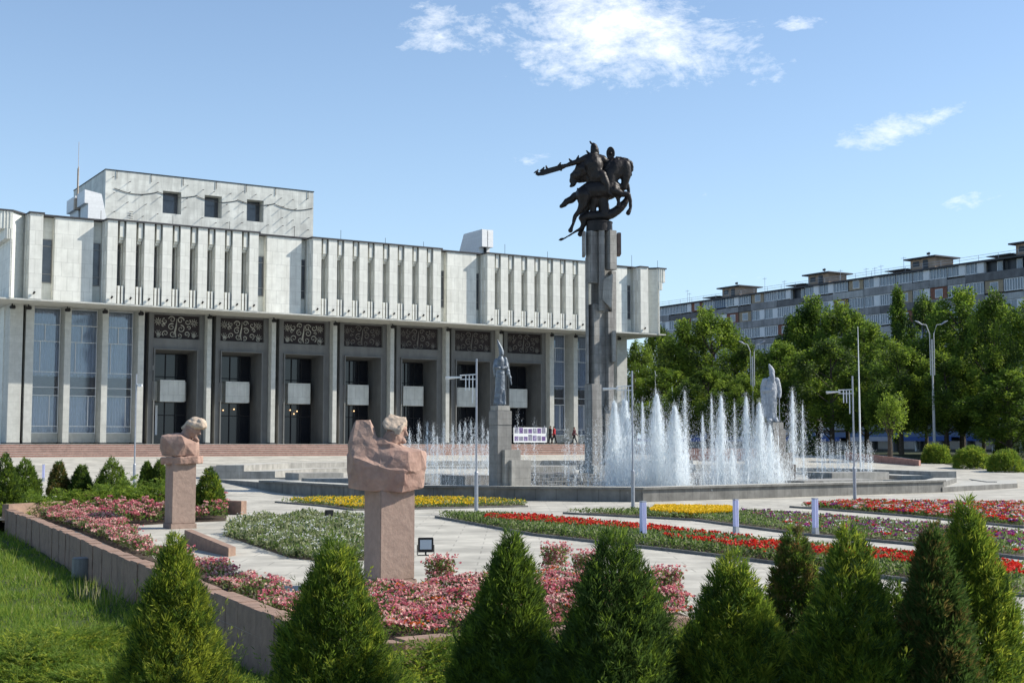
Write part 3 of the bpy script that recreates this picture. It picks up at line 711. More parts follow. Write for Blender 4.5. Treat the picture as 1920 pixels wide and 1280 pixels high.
for i in range(15):
    px = 1532 + i * 7.2 + (i % 2) * 2
    jet(px, 820 + (i * 5) % 9, 84, .26, 420, ORD[i] + ' low arching water jet from the left in the far right row', GR, z0=.4, wd=.028, seed=170 + i)
for i in range(12):
    px = 1270 + i * 22
    jet(px, 880 + (i * 7) % 11, 61.5 + (max(0, px - 1300)) * .018, .10, 170, ORD[i] + ' tiny nozzle jet from the left along the front rim under the tall plumes', 'nozzle jets along the front rim', z0=.35, wd=.014, seed=200 + i)
# falling curtain of thin streams
def streams(x0, x1, D, ztop, n, label):
    r = np.random.default_rng(int(x0)); P = []
    for i in range(n):
        px = r.uniform(x0, x1); p = at(px, 832, max(D + r.uniform(-1, 1.5), float(rim_y(px)) + 1.9)); z = r.uniform(.8, ztop) ; zz = np.arange(.3, z, .09); m_ = len(zz)
        b = np.stack([p.x + r.normal(0, .015, m_) + (zz * r.normal(0, .02)), np.full(m_, p.y), zz], 1); L = r.uniform(.03, .12, m_)
        sd_ = np.tile([.006, 0.002, 0], (m_, 1)); up = np.array([0, 0, 1.])
        P.append(np.stack([b - up * L[:, None] / 2, b + sd_, b + up * L[:, None] / 2, b - sd_], 1))
    o = raw('falling_water', np.concatenate(P), wm_); return tag(o, label, 'falling water', kind='stuff')
def mist(label, x0, x1, D0, D1, zt, n, seed):
    r = np.random.default_rng(seed); px = r.uniform(x0, x1, n); px = px + 10 * np.sin(px * .11); Y = np.maximum(r.uniform(D0, D1, n), rim_y(px) + 2.0 + 2 * r.random(n)); z = .3 + zt * np.abs(r.normal(0, .42, n)) * (.55 + .45 * np.sin(px * .085 + 1) ** 2)
    X = (px - 960) / F * Y / math.cos(PITCH); b = np.stack([X, Y, z], 1); L = r.uniform(.04, .28, n); up = np.stack([r.normal(0, .08, n), r.normal(0, .08, n), np.ones(n)], 1)
    sd_ = unit(np.cross(up, r.normal(size=(n, 3)))) * (.0052 * r.uniform(.6, 1.5, n))[:, None]
    o = raw('water_mist', np.stack([b - up * L[:, None] / 2, b + sd_, b + up * L[:, None] / 2, b - sd_], 1), wm_); return tag(o, label, 'mist', kind='stuff')
mist('soft white mist of fine drops hanging between the tall plumes', 1138, 1300, 62.5, 67, 4.2, 30000, 1)
mist('thin mist of fine drops around the jets before the bearded statue', 1315, 1485, 64, 68, 3.2, 20000, 2)
streams(1135, 1490, 63, 2.4, 260, 'thin falling streams of water under the tall plumes')
streams(745, 1130, 63, 2.0, 200, 'thin falling streams of water left of the monument')

# ================================================================== MONUMENT
MD = 72.0; mp = at(1130, 832, MD)
def mz(py): return at(1130, py, MD).z
mon = thing('equestrian_monument', 'dark bronze horseman with sword on a tall angular granite column in the fountain', 'monument', (mp.x, mp.y, 0))
kx = MD / F
def mblock(x0, x1, y0, y1, d0, d1, m=grey_gran, name='shaft', rot=0., taper=0.):
    g = MB(); W_ = (x1 - x0) * kx; w2_ = W_ / 1.378; cx_ = ((x0 + x1) / 2 - 1130) * kx; dd_ = (d0 + d1) / 2
    if W_ > .4: g.box(cx_ - w2_ / 2, cx_ + w2_ / 2, dd_ - w2_ / 2, dd_ + w2_ / 2, mz(y1) if y1 < 880 else .1, mz(y0), 0, ROT)
    else: g.box(cx_ - W_ / 2, cx_ + W_ / 2, d0, d1, mz(y1) if y1 < 880 else .1, mz(y0), 0)
    return g.build(name, m, mon, bevel=.025)
mblock(1104, 1129, 571, 900, -.75, .5); mblock(1110, 1150, 433.5, 900, -.2, 1.0)
mblock(1099, 1122, 436, 533, -1.0, .2, name='buttress'); mblock(1093, 1098.5, 437, 482, -.75, .2, name='fin'); mblock(1123, 1134, 434, 585, -.7, .3, name='shaft')
mblock(1135, 1158, 434.5, 508, -.95, .25, name='buttress'); mblock(1158.5, 1166, 438, 479, -.4, .5, mat('brown_granite', (.17, .12, .10), .8, var=.3, scale=3, stain=.5), name='fin')
mblock(1142, 1158, 508, 622, -.35, .7); mblock(1133.5, 1152, 585, 770, -.55, .6, name='shaft')
mblock(1147, 1154.5, 622, 680, -.75, .55, pale_gran, name='buttress')
g = MB(); X = lambda q: (q - 1130) * kx        # slanted corbel block
g.add([(X(1131), -.9, mz(527)), (X(1149), -.9, mz(517)), (X(1149), -.2, mz(517)), (X(1131), -.2, mz(527)), (X(1129), -.9, mz(565)), (X(1146), -.9, mz(582)), (X(1146), -.2, mz(582)), (X(1129), -.2, mz(565))],
      [(0, 1, 2, 3), (7, 6, 5, 4), (0, 4, 5, 1), (1, 5, 6, 2), (2, 6, 7, 3), (3, 7, 4, 0)]); g.build('corbel', pale_gran, mon, bevel=.02)
mblock(1096, 1130, 720, 900, -1.15, .9, name='base'); mblock(1128.5, 1144, 761, 900, -.95, .9, name='base'); mblock(1085, 1150, 872, 900, -1.5, 1.2, pale_gran, name='base')
mblock(1099.5, 1104, 482, 720, -.5, .4, name='shaft')
# bronze group, laid out in its own plane (x along the horse, z up)
SC = MD / F / 5.567; ZB = mz(434)
def h_(zx, zy, y=0., r=20): return ((zx - 815) * SC, y, (1085 - zy) * SC, r * SC)
def chains(*cs):
    def f(bm):
        for c in cs: cap_chain(bm, [h_(*p) for p in c])
    return f
bloc = (0, 0, 0)
def bronze_part(name, build, vox=.045, **k):
    o = remesh(name, build, bronze, vox, mon, loc=((815 / 5.567 + 980 - 1130) * kx, 0, ZB), **k); return o
g = MB(); g.tube([(0, 0, -.05), (0, 0, (1085 - 985) * SC)], [140 * SC, 136 * SC], 40); g.tube([(0, 0, .45), (0, 0, .5)], [142 * SC, 142 * SC], 40)
g.build('drum', bronze, mon, loc=((812 / 5.567 + 980 - 1130) * kx, 0, ZB))
def horse(bm):
    chains([(645, 685, 0, 84), (720, 655, 0, 104), (820, 645, 0, 112), (915, 640, 0, 108), (955, 620, 0, 92)],
           [(915, 560, 0, 92), (935, 480, 0, 95), (990, 400, 0, 86), (1075, 372, 0, 62)],
           [(1085, 380, 0, 66), (1098, 445, 0, 60), (1096, 495, 0, 54), (1088, 545, 0, 43), (1076, 600, 0, 34), (1080, 618, 0, 30)], [(990, 470, 0, 70), (1030, 470, 0, 55), (1060, 430, 0, 50)],
           [(1130, 345, .12, 22), (1150, 330, .13, 7)], [(1120, 345, -.12, 22), (1140, 328, -.13, 7)],
           [(965, 660, -.3, 58), (1040, 696, -.34, 34), (1115, 706, -.36, 28), (1135, 770, -.36, 20), (1135, 850, -.36, 17), (1112, 900, -.36, 26)],
           [(1060, 640, .3, 20), (1120, 570, .33, 20), (1128, 620, .34, 20), (1130, 690, .34, 17), (1120, 740, .34, 20)],
           [(980, 650, -.2, 55), (1005, 730, -.24, 26), (1015, 780, -.24, 18), (1010, 820, -.24, 24)],
           [(640, 710, -.28, 80), (640, 800, -.3, 52), (600, 880, -.32, 30), (555, 930, -.32, 24), (535, 1010, -.32, 17), (515, 1060, -.32, 18), (505, 1085, -.32, 27)],
           [(690, 720, .28, 70), (680, 830, .3, 42), (640, 900, .3, 34), (655, 960, .3, 24), (640, 1040, .3, 20), (612, 1105, .3, 28)],
           [(760, 740, 0, 60), (745, 830, 0, 38), (750, 880, .0, 34)], [(845, 740, 0, 62), (862, 830, 0, 58), (870, 900, 0, 66)],
           [(610, 700, 0, 34), (560, 705, 0, 42), (520, 745, 0, 40), (470, 765, 0, 34), (440, 800, 0, 28), (408, 818, 0, 20)])(bm)
hs = bronze_part('horse', horse, disp=.05, dscale=.25)
bronze_part('mane', chains([(890, 500, 0, 60), (915, 410, 0, 70), (965, 345, 0, 50), (1040, 330, 0, 34), (1090, 322, 0, 28), (1140, 345, 0, 22), (1165, 390, 0, 15), (1160, 435, 0, 14)], [(1000, 290, 0, 8), (1040, 305, 0, 16), (1080, 320, 0, 22)],
                          [(1150, 420, 0, 16), (1150, 490, 0, 12)]), .04, disp=.12, dscale=.18)
bronze_part('serpent', chains([(630, 940, 0, 40), (700, 925, 0, 56), (780, 925, 0, 62), (870, 920, 0, 62), (950, 895, 0, 50), (1020, 845, 0, 46), (1075, 790, 0, 40), (1105, 735, 0, 28), (1110, 700, 0, 14)],
                            [(640, 940, 0, 36), (650, 1010, 0, 32), (620, 1055, 0, 20), (560, 1085, 0, 13), (500, 1125, 0, 11), (440, 1160, 0, 10), (405, 1170, 0, 16), (378, 1182, 0, 5)]), .045, disp=.05, dscale=.2)
def rider(bm):
    chains([(790, 520, 0, 92), (770, 440, 0, 100), (752, 370, 0, 108), (750, 315, 0, 78)], [(690, 305, 0, 50), (760, 300, 0, 56), (850, 320, 0, 50)],
           [(690, 305, -.05, 46), (600, 335, -.05, 32), (520, 362, -.05, 26), (455, 388, -.05, 21), (425, 395, -.05, 28)],
           [(850, 320, 0, 44), (900, 345, .05, 38), (935, 320, .1, 30)],
           [(840, 500, -.36, 56), (880, 590, -.42, 44), (900, 680, -.42, 30), (935, 712, -.42, 22)], [(830, 500, .42, 52), (900, 590, .5, 36), (915, 690, .5, 26)],
           [(762, 280, 0, 38), (762, 225, 0, 42), (765, 190, 0, 40)])(bm)
rd = bronze_part('rider', rider, disp=.05, dscale=.22)
bronze_part('helmet', chains([(765, 215, 0, 44), (760, 180, 0, 38), (752, 158, 0, 24)], [(790, 200, 0, 20), (795, 245, 0, 22)]), .035)
bronze_part('cloak', chains([(680, 350, .15, 75), (650, 420, .2, 95), (600, 470, .22, 74), (548, 490, .22, 46), (530, 525, .2, 34), (548, 565, .2, 28), (522, 590, .2, 20), (503, 600, .2, 8)],
                          [(700, 460, .2, 72), (650, 510, .2, 46), (600, 540, .2, 22)], [(720, 470, .2, 70), (730, 550, .1, 50)]), .045, disp=.14, dscale=.3)
g = MB(); b_ = [(455, 365), (380, 384), (290, 408), (215, 430), (178, 458), (150, 448), (138, 478), (165, 494), (225, 488), (310, 462), (400, 436), (450, 412)]
g.profile([((x - 815) * SC, (1085 - y) * SC) for x, y in b_], -.09, -.02, 'y'); g.v = [(y_, x_, z_) if False else (x_, y_, z_) for x_, y_, z_ in g.v]
g.tube([h_(398, 360, -.05)[:3], h_(412, 440, -.05)[:3]], .06, 6); g.build('sword', bronze, mon, loc=((815 / 5.567 + 980 - 1130) * kx, 0, ZB))
g = MB(); cx, _, cz, _ = h_(935, 252); n = 28
ringp = [(cx + 40 * SC * math.cos(q * 6.2832 / n), cz + 66 * SC * math.sin(q * 6.2832 / n)) for q in range(n)]
g.profile(ringp, -.02, .05, 'y'); g.tube([(a, -.02, b) for a, b in ringp + ringp[:1]], .035, 6); g.tube([(cx, -.02, cz), (cx, -.12, cz)], [.12, .04], 10); g.build('shield', bronze, mon, loc=((815 / 5.567 + 980 - 1130) * kx, 0, ZB))
# birds perched on the bronze
bird_m = mat('dark_feathers', (.02, .02, .025), .7)
b0 = None
def bird_build(bm):
    cap_chain(bm, [(-.16, 0, .02, .02), (-.05, 0, .08, .055), (.05, 0, .13, .06), (.09, 0, .21, .04)]); cap_chain(bm, [(.1, 0, .21, .03), (.16, 0, .2, .008)]); cap_chain(bm, [(.02, .02, .06, .012), (.03, .02, -.03, .008)])
BL = [(150, 452, 'on the very tip of the raised bronze sword'), (212, 428, 'on the sword blade, second from the tip'), (262, 414, 'on the middle of the sword blade'), (390, 380, 'on the sword hilt beside the hand'),
      (515, 335, 'on the horseman\'s outstretched forearm'), (585, 305, 'on the horseman\'s upper arm near the elbow'), (700, 250, 'on the horseman\'s shoulder behind the helmet'), (735, 150, 'on top of the horseman\'s helmet'), (590, 655, 'on the rump of the bronze horse')]
for zx, zy, wh in BL:
    x, _, z, _ = h_(zx, zy); loc = (mp.x + (815 / 5.567 + 980 - 1130) * kx + x, mp.y - .05, ZB + z - .09)
    if b0 is None: b0 = remesh('bird', bird_build, bird_m, .015, loc=loc, rotz=.4); tag(b0, 'small dark bird perched ' + wh, 'bird', 'birds perched on the bronze horseman')
    else:
        c = b0.copy(); COL.objects.link(c); c.location = loc; c.rotation_euler.z = random.uniform(-3, 3); c['label'] = 'small dark bird perched ' + wh
    b_s = 1.15

# ================================================================== STANDING STATUES
def px2(o_px, D): return D / F
# woman
WD = 62.0; wp = at(938, 832, WD); kw = WD / F
def wz(py): return at(938, py, WD).z
ws = thing('woman_statue', 'metal statue of a robed woman in a tall pointed hat on a stone pillar', 'statue', (wp.x, wp.y, 0))
def pb(root, w_, z0, z1, m, name, dx=0, wy=None, bev=.02, taper=0., rot=ROT):
    g = MB(); g.box(-w_ / 2, w_ / 2, -(wy or w_) / 2, (wy or w_) / 2, z0, z1, 0, rot, (0, 0), taper); o = g.build(name, m, root, bevel=bev); o.location.x = dx; return o
pb(ws, .68, wz(770), wz(760.5), pale_gran, 'plinth'); pb(ws, .80, wz(797), wz(770.2), ped_gran, 'pedestal'); pb(ws, .79, .1, wz(797.2), ped_gran, 'pedestal'); pb(ws, .9, .1, wz(843), pale_gran, 'side_block', .35)
pb(ws, 1.1, .1, wz(862), pale_gran, 'side_block', .75, .9)
def W(x, y, r, d=0.): return ((x / 4.2625 + 900 - 938) * kw, d, wz(620 + y / 4.2625) - wz(760.5), r * kw / 4.2625)
def woman(bm):
    cap_chain(bm, [W(155, 585, 50), W(155, 540, 42), W(160, 440, 40), W(163, 340, 40), W(163, 290, 32), W(165, 245, 36), W(165, 225, 26), W(168, 205, 15), W(170, 185, 20, -.02)])
    cap_chain(bm, [W(130, 240, 20), W(122, 290, 16, -.1), W(150, 300, 12, -.22)]); cap_chain(bm, [W(200, 235, 18), W(210, 290, 16, -.05), W(180, 300, 12, -.2)])
    hull(bm, [W(x, y, 0, d)[:3] for x, y, d in ((108, 590, -.25), (205, 590, -.25), (205, 590, .25), (108, 590, .25), (125, 470, -.18), (200, 470, -.18), (125, 470, .18), (200, 470, .18))])
wb = remesh('body', woman, granite2, .018, ws, disp=.05, dscale=.12, loc=(0, 0, wz(760.5)))
remesh('hat', lambda bm: cap_chain(bm, [W(172, 175, 21), W(165, 145, 18), W(150, 105, 11), W(138, 72, 4)]), granite2, .014, ws, loc=(0, 0, wz(760.5)))
remesh('cloak', lambda bm: (cap_chain(bm, [W(200, 225, 16), W(212, 280, 18), W(222, 340, 18), W(240, 370, 10), W(250, 430, 5)]), cap_chain(bm, [W(130, 240, 18, .08), W(120, 300, 20, .05), W(122, 360, 12, .05)]), cap_chain(bm, [W(165, 250, 36, .1), W(165, 330, 44, .1)])),
       granite2, .018, ws, disp=.06, dscale=.1, loc=(0, 0, wz(760.5)))
# bearded elder
ED = 69.0; ep = at(1450, 832, ED); ke = ED / F
def ez(py): return at(1450, py, ED).z
es = thing('elder_statue', 'grey statue of a bearded elder with a staff on a pedestal among the jets', 'statue', (ep.x, ep.y, 0))
pb(es, .78, ez(805), ez(791.5), ped_gran, 'plinth'); pb(es, .86, ez(848), ez(805.2), grey_gran, 'pedestal', .05); pb(es, 1.15, .1, ez(848.2), grey_gran, 'pedestal', .18); pb(es, 1.35, .1, ez(870), grey_gran, 'base', .2)
def E_(x, y, r, d=0.): return ((x / 5.57 + 1400 - 1450) * ke, d, ez(670 + y / 5.57) - ez(791.5), r * ke / 5.57)
def elder(bm):
    cap_chain(bm, [E_(262, 655, 52), E_(262, 560, 52), E_(262, 450, 62), E_(262, 360, 68), E_(262, 280, 62), E_(264, 232, 40), E_(270, 202, 19), E_(274, 165, 29, -.03), E_(274, 145, 28, -.03)])
    cap_chain(bm, [E_(205, 245, 34), E_(182, 300, 30), E_(180, 345, 26, -.1), E_(240, 345, 20, -.28), E_(258, 335, 16, -.3)]); cap_chain(bm, [E_(320, 240, 34), E_(342, 310, 27), E_(348, 370, 24, -.05), E_(345, 410, 17, -.15)])
    cap_chain(bm, [E_(235, 640, 26, -.12), E_(235, 662, 22, -.28)]); cap_chain(bm, [E_(300, 640, 26, -.12), E_(305, 662, 22, -.28)])
    cap_chain(bm, [E_(274, 178, 6, -.2), E_(274, 165, 8, -.21)])
remesh('body', elder, granite3, .018, es, disp=.05, dscale=.12, loc=(0, 0, ez(791.5)))
remesh('hat', lambda bm: cap_chain(bm, [E_(272, 134, 29, -.02), E_(262, 106, 21), E_(247, 74, 9)]), granite3, .014, es, loc=(0, 0, ez(791.5)))
remesh('beard', lambda bm: cap_chain(bm, [E_(276, 184, 21, -.15), E_(278, 207, 20, -.22), E_(280, 235, 14, -.27), E_(282, 262, 6, -.27)]), granite3, .012, es, disp=.02, dscale=.03, loc=(0, 0, ez(791.5)))
remesh('cloak', lambda bm: (cap_chain(bm, [E_(198, 262, 28, .08), E_(185, 330, 34, .05), E_(195, 450, 36, .05), E_(205, 600, 36, .05)]), cap_chain(bm, [E_(330, 262, 24, .1), E_(345, 330, 26, .1), E_(345, 400, 22, .08)])), granite3, .02, es, disp=.05, dscale=.1, loc=(0, 0, ez(791.5)))
g = MB(); g.tube([E_(340, 400, 0, -.18)[:3], E_(342, 675, 0, -.15)[:3]], .022, 8); g.build('staff', granite3, es, loc=(0, 0, ez(791.5)))

# ================================================================== SANDSTONE BUSTS
def bust_ped(root, w_, h, name='pedestal'):
    g = MB(); g.box(-w_ / 2, w_ / 2, -w_ / 2, w_ / 2, .16, h, 0, ROT, (0, 0)); g.build('pedestal', pink, root, bevel=.012)
    g = MB(); g.box(-w_ / 2 - .035, w_ / 2 + .035, -w_ / 2 - .035, w_ / 2 + .035, -.02, .158, 0, ROT, (0, 0)); g.build('pedestal_foot', pink, root, bevel=.01)
B1 = thing('stone_bust', 'large pink sandstone bust with a raised left horn on a square pedestal among pink flowers', 'bust', (*at(731, 832, 24.2).xy, 0))
bust_ped(B1, .69, 1.76)
s1 = 24.2 / F / 3.554
def B(x, y, d=0.): return ((x - 465) * s1, d, (1237 - y) * s1)
def rock1(bm):
    hull(bm, [B(200, 590, -.2), B(290, 600, -.42), B(480, 612, -.46), B(560, 612, -.42), B(688, 590, -.1), B(200, 590, .3), B(680, 590, .38), B(450, 600, .45),
              B(182, 365, -.1), B(240, 380, -.42), B(470, 460, -.52), B(590, 470, -.46), B(706, 500, -.1), B(706, 380, .1), B(185, 360, .3), B(640, 380, .42)])
    hull(bm, [B(470, 440, -.5), B(500, 400, -.46), B(600, 345, -.38), B(680, 340, -.2), B(712, 460, -.1), B(706, 500, -.06), B(610, 480, -.44), B(700, 350, .3), B(480, 305, .1), B(480, 305, -.15), B(400, 330, -.3), B(390, 420, -.42), B(640, 335, .3)])
    hull(bm, [B(182, 365, 0), B(195, 300, -.2), B(215, 200, -.16), B(242, 140, -.1), B(332, 141, -.1), B(345, 190, -.16), B(380, 265, -.2), B(400, 335, -.3), B(245, 140, .12), B(330, 141, .12), B(380, 265, .16), B(190, 320, .3), B(240, 400, -.4), B(420, 420, -.4), B(400, 400, .4)])
    hull(bm, [B(380, 265, 0), B(410, 258, -.2), B(480, 300, -.3), B(560, 320, -.2), B(560, 310, .25), B(400, 290, .3), B(470, 400, -.3), B(520, 400, .3), B(300, 280, .2), B(310, 300, -.25)])
remesh('torso', rock1, pinkrock, .022, B1, disp=.07, dscale=.3, smooth=1, dec=.045, flat=True)
def head1(bm):
    cap_chain(bm, [(*B(470, 290, -.02), .17), (*B(495, 245, -.02), .17), (*B(508, 225, .0), .15)])
    ellipsoid(bm, B(508, 222, -.0), (.165, .14, .19)); cap_chain(bm, [(*B(562, 215, -.03), .035), (*B(580, 238, -.03), .03)])         # nose
    cap_chain(bm, [(*B(545, 265, -.03), .06), (*B(562, 285, -.03), .04)]); cap_chain(bm, [(*B(545, 195, -.1), .05), (*B(568, 195, -.02), .035)])
    cap_chain(bm, [(*B(490, 225, -.17), .04), (*B(492, 245, -.17), .03)])
remesh('head', head1, pinkrock, .016, B1, disp=.03, dscale=.08, smooth=1)
remesh('hat', lambda bm: (hull(bm, [B(415, 165, -.12), B(430, 128, -.1), B(470, 100, 0), B(520, 118, -.05), B(572, 122, 0), B(580, 160, -.05), B(578, 185, 0), B(500, 215, -.22), B(440, 200, -.2), B(415, 170, .12), B(440, 200, .2), B(500, 210, .22), B(560, 135, .14), B(460, 110, .14)]),
                                hull(bm, [B(485, 232, -.22), B(560, 150, -.16), B(582, 170, -.08), B(540, 240, -.2), B(500, 240, -.19), B(575, 140, -.1)])), cream, .018, B1, disp=.05, dscale=.12, smooth=1)
B2 = thing('stone_bust', 'smaller pink sandstone bust with a pale furry cap looking right on a tall square pedestal', 'bust', (*at(340, 832, 41.0).xy, 0))
bust_ped(B2, .74, 2.02)
s2 = 41.0 / F / 4.922
def B_(x, y, d=0.): return ((x - 400) * s2, d, (1137 - y) * s2)
def cap2(bm): hull(bm, [B_(238, 555, -.3), B_(235, 490, -.36), B_(430, 555, -.52), B_(575, 550, -.2), B_(575, 478, -.25), B_(430, 490, -.55), B_(240, 550, .45), B_(570, 550, .5), B_(240, 490, .45), B_(570, 480, .5)])
remesh('pedestal_cap', cap2, pinkrock, .022, B2, disp=.04, dscale=.15, smooth=1)
def tor2(bm):
    hull(bm, [B_(240, 480, -.2), B_(240, 480, .35), B_(545, 480, -.2), B_(545, 480, .35), B_(400, 480, -.5), B_(205, 400, -.1), B_(200, 360, .2), B_(225, 292, -.15), B_(228, 290, .25), B_(330, 370, -.52), B_(390, 268, -.2), B_(380, 268, .2),
              B_(440, 300, -.45), B_(545, 355, -.2), B_(555, 400, .1), B_(545, 350, .25), B_(470, 370, -.5), B_(250, 300, -.35)])
remesh('torso', tor2, pinkrock, .026, B2, disp=.05, dscale=.35, smooth=1, dec=.05, flat=True)
def head2(bm):
    cap_chain(bm, [(*B_(440, 300, 0), .19), (*B_(475, 255, 0), .2), (*B_(495, 235, 0), .24)]); ellipsoid(bm, B_(500, 240, 0), (.24, .2, .27), Euler((0, .3, 0)))
    cap_chain(bm, [(*B_(545, 265, -.02), .07), (*B_(572, 280, -.02), .035)]); cap_chain(bm, [(*B_(530, 315, -.02), .08), (*B_(552, 338, -.02), .05)]); cap_chain(bm, [(*B_(535, 250, -.1), .06), (*B_(565, 250, 0), .05)])
remesh('head', head2, pinkrock, .018, B2, disp=.03, dscale=.08, smooth=1)
remesh('hat', lambda bm: (cap_chain(bm, [(*B_(410, 225, 0), .05), (*B_(460, 200, 0), .13), (*B_(520, 175, 0), .19), (*B_(580, 185, 0), .17), (*B_(598, 205, 0), .12)]), cap_chain(bm, [(*B_(520, 165, .05), .14), (*B_(590, 180, -.1), .13)]), cap_chain(bm, [(*B_(470, 180, -.1), .1), (*B_(530, 200, -.16), .12), (*B_(590, 205, -.14), .11)])),
       cream, .02, B2, disp=.05, dscale=.12, smooth=1)

# ================================================================== VEGETATION
def leafmat(name, col, tr=.35, var=.3, scale=2.5): return mat(name, col, .65, var=var, scale=scale, transl=tr, spec=.25)
th_a = leafmat('thuja_green', (.125, .185, .022), .5); th_b = leafmat('thuja_bright_green', (.26, .30, .035), .5); th_c = leafmat('thuja_dark_green', (.055, .095, .020), .45); th_d = leafmat('thuja_rusty', (.155, .12, .035), .4)
jn = leafmat('juniper_green', (.13, .20, .028), .45); jn2 = leafmat('juniper_lime', (.22, .29, .035), .45)
tr_a = leafmat('tree_leaf', (.09, .15, .02), .45); tr_b = leafmat('tree_leaf_light', (.175, .245, .03), .45); tr_c = leafmat('tree_leaf_dark', (.045, .078, .015), .35)
bark = mat('bark', (.085, .07, .055), .95, var=.4, scale=8, bump=.8)
gr_a = leafmat('grass_blade', (.12, .20, .025), .45); gr_b = leafmat('grass_blade_yellow', (.23, .28, .04), .45); straw = leafmat('dry_stem', (.32, .29, .17), .3)

def conifer_mesh(seed, h, rad, nspray, nbl, bl=(.05, .10), bw=.011, power=.75, fuzz=.18):
    r = np.random.default_rng(seed); P = []; M = []
    f = 1 - np.sqrt(r.random(nspray) * .985 + .0); f = np.clip(f, 0, .995)
    ang = r.random(nspray) * 6.283
    lump = 1 + .22 * np.sin(ang * 3 + seed) * np.sin(f * 7 + seed) + r.normal(0, fuzz * .5, nspray)
    Rf = rad * np.minimum((1 - f) ** power * 1.02, 1.0) * (1 - .22 * np.clip((.12 - f) / .12, 0, 1)) * lump + .02
    ln = np.clip(.34 * rad * (1.15 - .6 * f) * r.uniform(.7, 1.4, nspray), .10, .6)
    outd = np.stack([np.cos(ang), np.sin(ang), np.zeros(nspray)], 1)
    up = r.uniform(.5, 1.6, nspray)
    d = unit(outd + np.stack([0 * up, 0 * up, up + 1.2 * f], 1) + r.normal(0, .16, (nspray, 3)))
    tip = outd * Rf[:, None] + np.stack([0 * f, 0 * f, f * h + .02], 1)
    base = tip - d * ln[:, None]
    perp = unit(np.cross(d, outd + r.normal(0, .4, (nspray, 3))))
    k = r.random((nspray, nbl)) ** .8
    pos = base[:, None] + d[:, None] * (ln[:, None] * k)[..., None]
    sgn = r.choice([-1, 1], (nspray, nbl)); sw = .9 * (1 - .5 * k)
    bd = unit(d[:, None] * 1.0 + perp[:, None] * (sgn * sw)[..., None] + r.normal(0, .28, (nspray, nbl, 3)))
    pos = pos + perp[:, None] * (sgn * .03 * (1 - k))[..., None] + r.normal(0, .012, (nspray, nbl, 3))
    pos = pos.reshape(-1, 3); bd = bd.reshape(-1, 3); n = len(pos); L = r.uniform(bl[0], bl[1], n)
    pos[:, 2] = np.maximum(pos[:, 2], .0)
    T = blades(pos, bd, L, bw * r.uniform(.7, 1.5, n), tri=False)
    cl = r.random(nspray); mi = np.where(cl < .55, 0, np.where(cl < .8, 1, 2)); mi = np.repeat(mi, nbl)
    mi = np.where(r.random(n) < .12, 2, mi)
    # whips that stick out of the outline
    return T, mi
def make_conifer(name, label, loc, h, rad, seed, n=1500, nb=30, mats=(th_a, th_b, th_c), bl=(.05, .10), bw=.011, power=.75, group=None, fuzz=.18):
    t = thing(name, label, 'conifer', loc, 0, group)
    T, mi = conifer_mesh(seed, h, rad, n, nb, bl, bw, power, fuzz)
    if n > 2000:      # loose shoots that stick out of the outline
        T2, m2 = conifer_mesh(seed + 500, h * 1.04, rad * 1.16, 380, 20, (.03, .07), bw * .9, power, .5); T = np.concatenate([T, T2]); mi = np.concatenate([mi, m2])
    o = raw('foliage', T, list(mats), mi, t)
    g = MB(); g.tube([(0, 0, -.2), (0, 0, h * .4), (0, 0, h * .85)], [rad * .10, rad * .07, rad * .02], 8); g.build('trunk', bark, t)
    return t
# foreground row: (px, top y, D, width px at widest, shade, label)
GC = 'clipped thujas along the near edge of the garden'
FG = [(330, 1002, 13.6, 225, (th_b, th_a, th_c), 'bright yellow-green thuja, leftmost of the foreground row, before the sloping stone wall', .82),
      (630, 1005, 13.0, 235, (th_a, th_b, th_c), 'bushy green thuja in front of the large bust\'s pedestal, left of it', .72),
      (957, 1000, 12.6, 215, (th_c, th_a, th_a), 'dark green pointed thuja in the bottom centre of the foreground row', .80),
      (1152, 992, 12.0, 270, (th_c, th_a, th_c), 'widest dark thuja of the foreground row, right of the centre one', .74),
      (1372, 1035, 12.2, 230, (th_a, th_c, th_b), 'shorter broad thuja below the second light bollard', .74),
      (1592, 985, 11.8, 225, (th_a, th_b, th_c), 'tall thuja with sunlit yellowish right side, below the third light bollard', .78),
      (1745, 985, 11.6, 180, (th_c, th_d, th_c), 'narrow brownish-green thuja just left of the tallest one', .85),
      (1812, 935, 12.6, 215, (th_a, th_c, th_b), 'tallest thuja at the right end of the foreground row', .8)]
for i, (px, ty, D, wp_, ms, lab, pw) in enumerate(FG):
    top = at(px, ty, D); zb = lawn_z(top.x, D); h = top.z - zb
    make_conifer('thuja', lab, (top.x, D, zb), h, wp_ * D / F / 2 * 1.10, 31 + i, 2700, 34, ms, (.05, .12), .0085, pw, GC)
make_conifer('thuja', 'small dark thuja standing behind the foreground row, right of the short broad one', (*at(1487, 832, 17.5).xy, -.15), at(1487, 985, 17.5).z + .15, .42, 51, 1500, 30, (th_c, th_a, th_d), group='small thujas behind the foreground row', power=.6)
make_conifer('thuja', 'low dark thuja half hidden between the tall thuja and the brownish one', (*at(1672, 832, 16.5).xy, -.2), at(1672, 1085, 16.5).z + .2, .26, 52, 700, 26, (th_c, th_a, th_c), group='small thujas behind the foreground row', power=.6)
